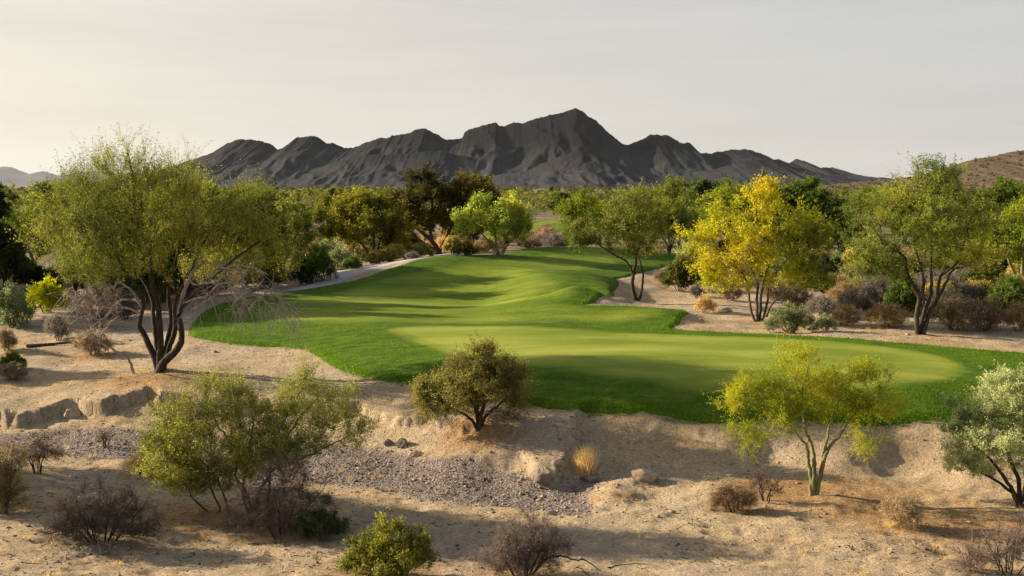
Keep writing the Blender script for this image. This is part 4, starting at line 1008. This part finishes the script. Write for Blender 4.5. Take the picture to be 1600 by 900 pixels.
R3 = [(-140, -380, 80, 90, 0, 1.), (60, -480, 70, 70, .3, 1.), (-30, -430, 90, 80, 0, 1.), (150, -370, 90, 80, .2, 1.), (0, -300, 160, 70, -.6, 1., 1.1), (-190, -270, 80, 60, 0, 1.), (200, -260, 80, 60, 0, 1.)]
proto('t_olive', (520, 530), 'mesquite_tree', 'tree', tree_proto(301, R1, [(.06, .075, .016), (.10, .115, .022), (.15, .155, .028)], .45, .13, .045, .55, 150, TR1, BARK_DARK))
proto('t_gold', (520, 530), 'mesquite_tree', 'tree', tree_proto(302, R3, [(.09, .10, .018), (.145, .145, .022), (.20, .18, .03)], .6, .12, .038, .6, 150, TR1, BARK_DARK))
proto('t_dark', (520, 540), 'evergreen_tree', 'tree', tree_proto(303, R2, [(.03, .043, .014), (.05, .066, .018), (.085, .098, .024)], .3, .15, .06, .45, 170, TR1, BARK_DARK, per=12))
proto('t_lime', (520, 530), 'palo_verde_tree', 'tree', tree_proto(304, R1, [(.10, .13, .016), (.16, .185, .02), (.22, .23, .025)], .7, .12, .036, .6, 140, TR1, BARK_GREEN))
proto('t_green', (520, 540), 'broadleaf_tree', 'tree', tree_proto(305, R2, [(.04, .06, .012), (.075, .10, .016), (.12, .145, .02)], .35, .15, .06, .45, 170, TR1, BARK_DARK, per=12))
proto('t_conifer', (220, 620), 'conifer_tree', 'tree', tree_proto(306, [(0, -120, 100, 80, 0, 1.), (0, -250, 85, 90, 0, 1.), (0, -380, 62, 90, 0, 1.), (0, -490, 40, 80, 0, 1.), (0, -570, 20, 50, 0, 1.)], [(.016, .024, .012), (.03, .04, .016)], .3, .14, .05, .35, 120, [[(0, 0), (2, -300), (0, -560)]], BARK_DARK))

rngp = random.Random(5)
def put(kind, P, w, h, label, group=None, rz=None):
    fn, size, name, cat, first = PROTO[kind]
    if first is None:
        first = fn(name, cat, label)[0]; PROTO[kind][4] = first; o = first
        if group: o['group'] = group
    else:
        o = copy_thing(first, P, label=label, group=group)
        if not group and 'group' in o: del o['group']
    s = (w * 100 / size[0], h * 100 / size[1])
    o.location = [float(q) for q in P]; o.location[2] -= .02
    o.rotation_euler = (0, 0, rngp.uniform(-.5, .5) if rz is None else rz)
    o.scale = (s[0], (s[0] + s[1]) / 2 if s[0] < 2 * s[1] else s[0], s[1])
    return o
def px(kind, u, v, w, h, label, group=None):
    P = ground(u, v); m = depth_of(P) / F
    return put(kind, P, w * m, h * m, label, group)
def far(kind, u, Y, vtop, asp, label, group=None):
    X = (u - 800) / F * Y; z = gz(X, Y)
    h = H + (290 - vtop) / F * Y - z
    return put(kind, (X, Y, z), h * asp, h, label, group)

# ---- the right hand scrub beyond the sand strip
px('sage', 1236, 519, 90, 46, 'pale green mounded shrub at the foot of the golden tree')
px('sage', 1290, 517, 40, 26, 'small pale green shrub next to the larger pale mound')
px('straw', 1102, 490, 42, 30, 'blond ball of dry brush below the left side of the golden tree')
px('rust', 1322, 507, 62, 36, 'rust coloured low brush at the edge of the sand strip, left of the olive tree')
px('rust', 1384, 511, 84, 42, 'wide rust brown brush touching the left trunk of the olive tree')
px('bright', 1410, 492, 66, 66, 'yellow green shrub behind the left trunk of the olive tree')
px('brown', 1492, 516, 104, 58, 'broad brown dry shrub just right of the olive tree trunks')
px('brown', 1540, 517, 80, 56, 'brown dry shrub second to the right of the olive tree trunks')
px('rust', 1594, 516, 66, 50, 'rust orange brush at the right edge beyond the sand strip')
px('bright', 1578, 496, 70, 66, 'green bush among brown shrubs near the right edge')
px('grey', 1476, 484, 110, 66, 'big grey leafless bush behind the brown shrubs')
px('grey', 1328, 488, 46, 40, 'grey round bush between pale boulders and the golden tree')
px('grey', 1345, 470, 52, 40, 'grey bush above the pale sand patch beyond the golden tree')
px('olive', 1298, 466, 44, 34, 'olive shrub under the right side of the golden tree')
px('brown', 1246, 480, 66, 40, 'brown dry shrub behind the golden tree trunks')
px('brown', 1212, 470, 60, 36, 'second brown shrub behind the golden tree trunks, farther off')
px('brown', 1140, 470, 50, 34, 'brown shrub in the shade under the golden crown')
px('olive', 1062, 452, 56, 52, 'olive brown bush between the slender tree and golden tree')
px('brown', 1035, 440, 34, 22, 'low brown shrub right behind the slender tree')
px('grey', 1088, 462, 30, 24, 'small dark grey bush left of the golden foliage')
px('gold', 1345, 440, 90, 60, 'golden olive bush under the left skirt of the olive tree')
px('dark', 1290, 440, 60, 44, 'dark green shrub in the gap between golden tree and olive tree')
px('olive', 1420, 455, 80, 50, 'olive shrub filling the space behind the olive tree trunks')
px('olive', 1540, 470, 90, 60, 'olive shrub behind the brown shrubs at right')
px('gold', 1600, 462, 80, 60, 'tan gold bush at the right edge under the pale tree')
px('grey', 1515, 452, 70, 44, 'grey twiggy bush under the right branches of the olive tree')
px('straw', 1395, 440, 60, 30, 'straw coloured brush behind the olive tree')
# ---- left hand scrub by the gravel path
px('bright', 498, 446, 64, 62, 'dense vivid green bush at the near end of the gravel path')
px('dark', 470, 448, 50, 50, 'dark green bush against the vivid green bush by the path')
px('sage', 536, 428, 64, 40, 'pale sage bush on the left side of the gravel path')
px('bright', 552, 430, 34, 24, 'small green bush at the rim of the gravel path')
px('sage', 515, 408, 70, 34, 'sage mound behind the bushes along the gravel path')
px('straw', 488, 398, 50, 26, 'straw coloured brush behind the sage mound')
px('gold', 592, 416, 50, 24, 'golden bush right beneath the rounded olive tree')
px('gold', 618, 412, 46, 28, 'golden bush just right of the rounded olive tree trunks')
px('gold', 568, 408, 40, 26, 'golden bush just left of the rounded olive tree trunks')
px('brown', 552, 412, 34, 40, 'reddish brown dry shrub left of the rounded olive tree')
px('olive', 640, 402, 64, 38, 'olive shrub between the rounded tree and the dark tree')
px('gold', 658, 406, 44, 24, 'golden bush left of the stout dark trunk')
px('grey', 645, 412, 30, 14, 'low grey bush beside the bend of the gravel path')
px('gold', 708, 401, 40, 30, 'golden bush just right of the stout dark trunk')
px('olive', 728, 406, 40, 26, 'olive round shrub between the dark trunk and the lime tree')
px('rust', 750, 400, 40, 22, 'rust brown brush left of the lime tree trunks')
px('gold', 762, 398, 34, 24, 'golden bush behind the lime tree trunks')
px('brown', 828, 394, 50, 20, 'low brown shrub right of the lime tree')
px('grey', 868, 391, 60, 26, 'dark grey bush at the far rim of the lawn')
px('olive', 905, 389, 56, 44, 'tall olive shrub at the far rim below the slender tree')
px('brown', 845, 384, 50, 20, 'brown shrub below the distant green')
px('brown', 815, 378, 40, 24, 'brown shrub behind the lime tree on the right')
px('dark', 490, 369, 60, 18, 'long dark clipped hedge like shrub behind the sage mound')
# ---- the thicket filling in behind
THICK = {'olive': 'olive shrub', 'brown': 'brown dry shrub', 'rust': 'rusty shrub', 'grey': 'grey leafless bush', 'gold': 'golden bush', 'dark': 'dark green shrub', 'sage': 'sage shrub', 'bright': 'fresh green shrub', 'straw': 'straw shrub'}
rq = random.Random(91)
def thicket(n, box, kinds, where, smin=40, smax=80, vline=None):
    for _ in range(n):
        u, v = rq.uniform(box[0], box[1]), rq.uniform(box[2], box[3])
        p = ground(u, v)
        if lawnsd(p[0], p[1]) < 1.2: continue
        k = rq.choice(kinds); w_ = rq.uniform(smin, smax) * (v - 270) / 200
        px(k, u, v, w_, w_ * rq.uniform(.5, .75), 'one ' + THICK[k] + ' of many ' + where, THICK[k] + 's ' + where)
def lawnsd(X, Y):
    a = np.array([X]); b = np.array([Y])
    return min(sd_poly(a, b, q)[0] for q in (LAWN, FARG, PATHP, PATHB))
thicket(26, (1215, 1660, 448, 496), ['brown', 'grey', 'rust', 'olive', 'grey', 'gold'], 'in the thicket beyond the sand strip')
thicket(46, (1060, 1700, 395, 450), ['brown', 'grey', 'olive', 'olive', 'gold', 'dark', 'rust', 'sage'], 'in the scrub behind the golden and olive trees', 50, 95)
thicket(30, (440, 800, 376, 402), ['gold', 'rust', 'olive', 'sage', 'brown', 'straw'], 'on the sand slope beyond the gravel path', 45, 90)
thicket(16, (770, 910, 366, 386), ['brown', 'grey', 'rust', 'olive'], 'below the distant fairway', 40, 80)
thicket(24, (-120, 300, 430, 480), ['grey', 'olive', 'dark', 'brown', 'sage'], 'under the dark trees at left', 50, 90)
# ---- the left edge
px('bloom', 74, 487, 72, 54, 'bright yellow blooming bush at the left below the trees')
px('grey', 92, 530, 46, 46, 'round grey brown bush standing below the yellow blooming bush')
px('brown', 146, 553, 74, 42, 'slumped brown dry shrub left of the big tree')
px('grey', 152, 512, 84, 70, 'leafless grey bush between yellow bloom and the big tree')
px('sage', 22, 512, 84, 66, 'blue green bush at the left edge beneath dark trees')
px('brown', 10, 548, 40, 40, 'brown shrub at the left edge on the sand')
px('brown', 20, 592, 60, 30, 'low brown shrub under the green tuft at the left edge')
px('bright', 22, 578, 50, 30, 'low fresh green shrub at the left edge')
px('olive', 130, 470, 60, 50, 'olive shrub behind the yellow blooming bush')
px('grey', 195, 500, 60, 50, 'grey bush behind the big tree trunks on the left')
px('dark', 60, 450, 90, 40, 'dark green shrub under the left edge trees')
px('olive', 330, 462, 80, 50, 'olive shrub beyond the big tree, by the lawn')
px('olive', 410, 455, 80, 56, 'olive bush behind the drooping dead limbs')
px('dark', 280, 455, 80, 50, 'dark shrub beyond the big tree trunks')
# ---- trees one can tell apart behind
far('t_dark', 5, 58, 342, .9, 'dark evergreen tree leftmost at the frame edge')
far('t_lime', 48, 63, 318, .9, 'lime topped green tree behind the dark leftmost tree')
far('t_dark', -60, 54, 330, .9, 'dark evergreen tree just outside the left edge')
far('t_conifer', 75, 95, 282, .34, 'small pointed conifer between the left tree and the far mountains')
far('t_conifer', 2, 90, 282, .34, 'pointed conifer at the very left edge')
far('t_green', 120, 75, 325, 1., 'green tree behind the left side of the big tree')
far('t_green', 305, 57, 290, .9, 'leafy green tree hidden behind the right half of the big tree crown')
far('t_green', 252, 51.5, 300, .9, 'leafy green tree hidden right behind the trunks of the big tree')
far('t_green', 195, 47.5, 310, .85, 'leafy green tree behind the left limbs of the big tree')
far('t_green', 342, 61, 304, .85, 'leafy green tree behind the gap between big tree crown and dead limbs')
far('t_green', 150, 50.5, 318, .85, 'leafy green tree beyond the grey leafless bush at left')
far('t_green', 400, 59, 300, .9, 'leafy green tree close behind the drooping dead limbs')
far('t_olive', 440, 67, 312, 1.05, 'dark olive tree close behind the right side of the big tree')
far('t_olive', 370, 78, 310, 1.1, 'olive tree farther behind the right side of the big tree')
far('t_dark', 742, 92, 270, 1.05, 'dark tree looming behind the dark forked trunk')
far('t_conifer', 520, 180, 292, .6, 'small round topped dark tree above the left tree belt')
far('t_dark', 1098, 95, 278, 1.15, 'dark evergreen tree rising left behind the golden tree')
far('t_dark', 1135, 100, 290, .8, 'smaller dark tree peeking above the left shoulder of golden tree')
far('t_green', 1222, 75, 288, 1.2, 'broad green tree directly behind the golden tree')
far('t_green', 1268, 80, 296, 1., 'green tree behind the right shoulder of the golden tree')
far('t_dark', 1298, 85, 306, 1., 'dark round tree in the gap left of the olive tree')
far('t_green', 1535, 56, 296, .95, 'dark green tree right behind the olive tree')
far('t_lime', 1600, 52, 300, .95, 'pale lime green tree cut by the right edge')
far('t_lime', 1655, 60, 280, .9, 'lime green tree just outside the right edge')
far('t_olive', 1045, 70, 310, .95, 'olive tree right behind the slender leaning tree')
# trees just left of the frame whose long shadows cross the sand and lawn
put('t_olive', (-20.5, 26.6, gz(-20.5, 26.6)), 5.5, 7.2, 'olive tree out of frame at left near the camera')
put('t_gold', (-31., 49, gz(-30., 47)), 6, 6.8, 'gold olive tree out of frame at left beyond the big tree')
put('t_olive', (-24.5, 36.5, gz(-24.5, 36.5)), 4.5, 4.2, 'low olive tree out of frame at left of the big tree')

put('t_dark', (-33.5, 57, gz(-33.5, 57)), 5.5, 8.6, 'tall dark tree out of frame at left, nearer of two')
put('t_dark', (-43., 67, gz(-43., 67)), 6.5, 9, 'tall dark tree out of frame at left, farther of two')
# ---- the belt of trees below the mountains
occ = []
def free(X, Y, r):
    for (a, b, c) in occ:
        if (a - X) ** 2 + (b - Y) ** 2 < (r + c) ** 2: return False
    return True
def lawnsd(X, Y):
    a = np.array([X]); b = np.array([Y])
    return min(sd_poly(a, b, LAWN)[0], sd_poly(a, b, FARG)[0], sd_poly(a, b, PATHP)[0], sd_poly(a, b, PATHB)[0])
rb = random.Random(17)
nb = 0; tries = 0
while nb < 285 and tries < 12000:
    tries += 1
    Y = 66 * (560 / 66) ** (rb.random() ** 1.0)
    u = rb.uniform(-260, 1860)
    if 300 < u < 1700 and Y < (92 if u < 1010 else 72): continue
    if Y < 178 and 812 < u < 900: continue
    if Y < 112 and 470 < u < 960 and rb.random() < .8: continue
    X = (u - 800) / F * Y
    if lawnsd(X, Y) < 3 or (u < 130 and Y < 90): continue
    h = rb.uniform(3.2, 6.2) * (1 if rb.random() < .85 else 1.15)
    if 430 < u < 1020: h = min(h, max(2.6, (H + (290 - rb.uniform(282, 308)) / F * Y - 1.4) * .9))
    w_ = h * rb.uniform(.9, 1.4)
    if not free(X, Y, w_ * .36): continue
    occ.append((X, Y, w_ * .36))
    kind = rb.choices(['t_olive', 't_gold', 't_green', 't_dark', 't_lime'], [5, 3.4, 3, .8, 2.4])[0]
    desc = {'t_olive': 'olive crowned tree', 't_gold': 'yellowish olive tree', 't_green': 'plain green leafy tree', 't_dark': 'dark evergreen tree', 't_lime': 'light lime green tree'}[kind]
    put(kind, (X, Y, gz(X, Y)), w_, h, desc + ' in the tree belt across the valley', 'distant ' + desc + 's of the valley belt', rz=rb.uniform(-3, 3))
    nb += 1
# scrub on the open ground between them
nb = 0
while nb < 90:
    Y = 60 * (190 / 60) ** rb.random(); u = rb.uniform(-200, 1800); X = (u - 800) / F * Y
    if lawnsd(X, Y) < 1.5 or (Y < 95 and 450 < u < 950): continue
    kind = rb.choice(['olive', 'brown', 'rust', 'grey', 'sage', 'gold', 'olive', 'dark'])
    desc = {'olive': 'small olive shrub', 'brown': 'small brown dry shrub', 'rust': 'small rusty shrub', 'grey': 'small grey leafless bush', 'sage': 'small sage shrub', 'gold': 'small golden bush', 'dark': 'small dark green shrub'}[kind]
    w_ = rb.uniform(1.4, 3.2)
    put(kind, (X, Y, gz(X, Y)), w_, w_ * rb.uniform(.5, .75), desc + ' scattered among the far trees', desc + 's among the far trees', rz=rb.uniform(-3, 3))
    nb += 1

# ---- beyond counting: the low woods running on to the foot of the mountains, scrub on the hill
def lumps(name, C, S, n, pal, seed, size):
    r = np.random.default_rng(seed); m = len(C)
    d = r.normal(size=(m, n, 3)); d /= np.linalg.norm(d, axis=2)[..., None]; d[..., 2] = np.abs(d[..., 2]) * 1.1 - .1
    P = C[:, None] + d * S[:, None] * (r.random((m, n, 1)) ** .35)
    a = r.normal(size=(m, n, 3)); b = r.normal(size=(m, n, 3))
    size = size * np.clip(np.linalg.norm(C[:, :2], axis=1) / 1100, .3, 1)[:, None, None]
    a *= size * S[:, None, :1] / np.linalg.norm(a, axis=2)[..., None]; b *= size * S[:, None, :1] / np.linalg.norm(b, axis=2)[..., None]
    V = np.stack([P - a, P + b, P + a, P - b], 2).reshape(-1, 3)
    pal = np.array(pal); w = r.random(m) * (len(pal) - 1.001); i = w.astype(int); f = (w - i)[:, None]
    c = pal[i] * (1 - f) + pal[i + 1] * f
    c = c[:, None] * r.uniform(.75, 1.25, (m, n, 1))
    o = link(name, mesh_np(name, V, [np.arange(len(V)).reshape(-1, 4)], LEAF, cols=np.repeat(c.reshape(-1, 3), 4, 0)))
    return tag(o, kind='stuff')
r = np.random.default_rng(3)
Yf = 190 * (2900 / 190) ** r.random(5200); uf = r.uniform(-350, 1950, 5200); Xf = (uf - 800) / F * Yf
hf = r.uniform(1.4, 4.4, 5200) * (1 + (r.random(5200) < .06) * .5)
lumps('distant_woods', np.column_stack([Xf, Yf, np.full(5200, 1.2)]), np.column_stack([hf * .8, hf * .8, hf]), 80, [(.03, .038, .014), (.06, .065, .018), (.09, .09, .022), (.12, .11, .03)], 4, .3)
hm = bpy.data.objects['rocky_hill'].data
hv = np.zeros(len(hm.vertices) * 3, np.float32); hm.vertices.foreach_get('co', hv); hv = hv.reshape(-1, 3)
hv = hv[hv[:, 2] > 1.5]; k = r.choice(len(hv), 2600)
hs_ = r.uniform(.5, 1.5, 2600)
lumps('hillside_scrub', hv[k] + r.normal(size=(2600, 3)) * [1.2, 1.2, 0], np.column_stack([hs_, hs_, hs_ * 1.]), 26, [(.03, .033, .014), (.06, .055, .022), (.12, .09, .045)], 6, .45)
# ================================================================== SMALL THINGS ON THE GROUND
def in_view(n, y0, y1, r, umin=-60, umax=1660, p=1.):
    Y = y0 * (y1 / y0) ** (r.random(n) ** p); u = r.uniform(umin, umax, n)
    return (u - 800) / F * Y, Y
def at_lattice(A, x, y):
    r_, a_ = np.sqrt(x * x + y * y), np.arctan2(x, y)
    i = np.clip(np.searchsorted(RAD, r_), 0, NR - 1); j = np.clip(np.searchsorted(dense, a_), 0, len(dense) - 1)
    return A[i, j]
OCT = np.array([(1, 0, 0), (-1, 0, 0), (0, 1, 0), (0, -1, 0), (0, 0, 1), (0, 0, -1)], float)
OCTF = np.array([(0, 2, 4), (2, 1, 4), (1, 3, 4), (3, 0, 4), (2, 0, 5), (1, 2, 5), (3, 1, 5), (0, 3, 5)])
def stones(name, x, y, s, pal, r, flat=.55):
    n = len(x); z = surf(x, y)
    V = OCT[None] * r.uniform(.6, 1.3, (n, 6, 1)) + r.normal(size=(n, 6, 3)) * .18
    V = V * s[:, None, None] * np.array([1.1, .9, flat])
    a = r.random(n) * 6.28; c, s_ = np.cos(a)[:, None], np.sin(a)[:, None]
    V = np.stack([V[..., 0] * c - V[..., 1] * s_, V[..., 0] * s_ + V[..., 1] * c, V[..., 2]], 2)
    V += np.column_stack([x, y, z + s * flat * .3])[:, None]
    Fa = (np.arange(n) * 6)[:, None, None] + OCTF[None]
    pal = np.array(pal); col = pal[r.integers(0, len(pal), n)] * r.uniform(.75, 1.25, (n, 1))
    tag(link(name, mesh_np(name, V.reshape(-1, 3), [Fa.reshape(-1, 3)], TWIG, cols=np.repeat(col, 6, 0))), kind='stuff')
r = np.random.default_rng(8)
x, y = in_view(70000, 20, 31, r)
k = at_lattice(SDG, x, y) + r.normal(size=len(x)) * .35 < -.1
x, y = x[k], y[k]
STP = [(.09, .073, .066), (.17, .135, .115), (.23, .185, .155), (.28, .235, .205), (.24, .17, .13), (.36, .32, .28)]
stones('wash_gravel', x, y, r.gamma(1.3, .0085, len(x)) + .006, STP, r)
x, y = in_view(9000, 15.5, 48, r)
k = (at_lattice(SDX, x, y) > .25) & (fbm(x / 2.2, y / 2.2, 2, 71) > -.12)
x, y = x[k], y[k]
stones('pebbles', x, y, r.gamma(1.6, .009, len(x)) + .008, STP[:5] + [(.42, .31, .2), (.35, .24, .15)], r)
# fallen twigs, bark and leaf litter
x, y = in_view(11000, 15.5, 45, r)
k = (at_lattice(SDX, x, y) > .1) & (fbm(x / 1.7, y / 1.7, 3, 81) > .02)
x, y = x[k], y[k]; n = len(x); z = surf(x, y)
a = r.random(n) * 6.28; L = r.gamma(1.6, .017, n) + .012; w_ = .004 + L * .07
d = np.column_stack([np.cos(a), np.sin(a), r.normal(size=n) * .15]) * L[:, None]; s_ = np.column_stack([-np.sin(a), np.cos(a), a * 0]) * w_[:, None]
C = np.column_stack([x, y, z + .012])
V = np.stack([C - d - s_, C + d - s_ * .6, C + d + s_ * .6 + [0, 0, .006], C - d + s_ + [0, 0, .01]], 1).reshape(-1, 3)
col = np.array([(.07, .05, .035), (.13, .09, .06), (.28, .2, .13), (.05, .04, .03)])[r.integers(0, 4, n)]
tag(link('twig_litter', mesh_np('twig_litter', V, [np.arange(n * 4).reshape(-1, 4)], TWIG, cols=np.repeat(col, 4, 0))), kind='stuff')
# blades
def blades(name, x, y, h, w, c1, c2, r, lean=.5, z=None):
    n = len(x); z = surf(x, y) if z is None else z
    a = r.random(n) * 6.28; s_ = np.column_stack([np.cos(a), np.sin(a), a * 0]) * w[:, None]
    b = r.random(n) * 6.28; l = np.column_stack([np.cos(b) * lean * h, np.sin(b) * lean * h, h])
    C = np.column_stack([x, y, z])
    V = np.stack([C - s_, C + s_, C + l], 1).reshape(-1, 3)
    col = np.array(c1) + (np.array(c2) - np.array(c1)) * r.random((n, 1))
    tag(link(name, mesh_np(name, V, [np.arange(n * 3).reshape(-1, 3)], LEAF, cols=np.repeat(col, 3, 0))), kind='stuff')
x, y = in_view(500000, 24, 50, r, p=1.2)
sd = at_lattice(SDL, x, y); sp = at_lattice(SDP, x, y)
k = (sd < .02) & (sp > .3) & ((sd > -.5) | (r.random(len(x)) < .5) & (sd > -3.5))
x, y, sd = x[k], y[k], sd[k]; n = len(x)
z = surf(x, y) + .07 * sstep(0, .22, -sd)
blades('lawn_grass', x, y, r.uniform(.02, .07, n) * (1 + .6 * (sd > -.35)), r.uniform(.004, .011, n), (.04, .085, .004), (.11, .165, .008), r, z=z)
# sparse dry grass
x0, y0 = in_view(420, 16, 42, r)
k = (at_lattice(SDX, x0, y0) > .2) & (fbm(x0 / 3, y0 / 3, 2, 15) > 0)
x0, y0 = x0[k], y0[k]
x = np.repeat(x0, 26) + r.normal(size=len(x0) * 26) * .06; y = np.repeat(y0, 26) + r.normal(size=len(x0) * 26) * .06
blades('dry_grass', x, y, r.uniform(.04, .16, len(x)), r.uniform(.003, .006, len(x)), (.30, .20, .08), (.46, .34, .16), r, lean=.8)

# ---- rocks and lying wood, each its own thing
ROCK = bark_material('tan rock', (.20, .145, .10), (.46, .35, .25), 5)
ROCKD = bark_material('dark rock', (.10, .078, .062), (.26, .2, .155), 5)
def rock(u, v, w, h, label, mat, seed, name='boulder', lay=.8):
    import bmesh
    bm = bmesh.new(); bmesh.ops.create_icosphere(bm, subdivisions=4, radius=1.)
    P = ground(u, v); m = depth_of(P) / F
    rr = np.random.default_rng(seed); ax = rr.normal(size=(9, 3)); ax /= np.linalg.norm(ax, axis=1)[:, None]; lim = rr.uniform(.55, .95, 9)
    for q in bm.verts:
        c = np.array(q.co)
        for a_, l_ in zip(ax, lim):
            t = c @ a_
            if t > l_: c = c - a_ * (t - l_) * .85
        c = c * (1 + .16 * fbm(np.array([c[0] * 2.2 + seed]), np.array([c[1] * 2.2 + c[2] * 1.7]), 4, seed)[0])
        q.co = c * np.array([w * m / 2, w * m / 2 * lay, h * m * .75])
    me = bpy.data.meshes.new(name); bm.to_mesh(me); bm.free(); me.materials.append(mat)
    for p in me.polygons: p.use_smooth = True
    o = link(name, me, None, P + np.array([0, 0, h * m * .12])); o.rotation_euler = (0, 0, rr.uniform(-.3, .3))
    return tag(o, label, 'rock')
rock(1006, 744, 46, 16, 'low tan boulder right of the golden grass tuft', ROCK, 1)
rock(870, 722, 20, 9, 'small tan rock left of the golden grass tuft', ROCK, 2)
rock(922, 748, 34, 10, 'flat crumbly rock in front of the golden grass tuft', ROCKD, 3)
rock(850, 752, 30, 16, 'dark ledge rock at the eroded corner of the wash', ROCKD, 4)
rock(628, 694, 20, 14, 'dark rock in the small eroded bank above the gravel', ROCKD, 5)
rock(650, 707, 26, 9, 'flat pale rock below the small eroded bank', ROCK, 6)
rock(606, 692, 16, 10, 'small brown rock at the left end of the eroded bank', ROCKD, 7)
rock(112, 654, 30, 18, 'tan rock jutting from the cut bank at left', ROCK, 8)
rock(1275, 470, 26, 16, 'pale boulder among grey bushes right of the golden tree', ROCK, 9)
rock(1358, 482, 30, 16, 'pale boulder between grey bush and yellow green shrub', ROCK, 10)
rock(1256, 462, 20, 12, 'small pale boulder behind the golden tree', ROCK, 11)
rock(1132, 488, 24, 9, 'low tan rock in the shade left of the golden tree trunks', ROCK, 12)
def wood(name, label, pts, r0, r1, mat, seed, cat='wood'):
    P0 = ground(*pts[0][:2]); p = Plant(seed); L = []
    for q in pts:
        g_ = ground(q[0], q[1]); L.append(g_ - P0 + np.array([0, 0, q[2]]))
    p.trunk(L, r0, r1, wob=.006); p.radii(.004)
    p.rad = np.linspace(r0, r1, len(p.pos))
    V, Q = p.tubes(7, 1.)
    return tag(link(name, mesh_np(name, V, [Q], mat, smooth=True), None, P0), label, cat)
wood('fallen_log', 'long weathered log lying on the sand below the yellow blooming bush', [(42, 543, .06), (70, 541, .05), (95, 538, .07), (118, 534, .05)], .07, .04, BARK_BROWN, 3, 'log')
wood('fallen_branch', 'pale dry stick in front of the wide dead bush', [(160, 864, .02), (168, 858, .05), (178, 846, .1)], .022, .012, BARK_GREY, 4, 'branch')
wood('fallen_branch', 'thin forked grey stick leaning on the wide dead bush', [(158, 862, .02), (152, 850, .1), (145, 838, .22)], .012, .006, BARK_GREY, 5, 'branch')
wood('fallen_branch', 'thin dark branch lying on shaded sand right of the bottom edge bush', [(950, 880, .02), (985, 874, .03), (1020, 877, .02)], .012, .005, BARK_DARK, 6, 'branch')
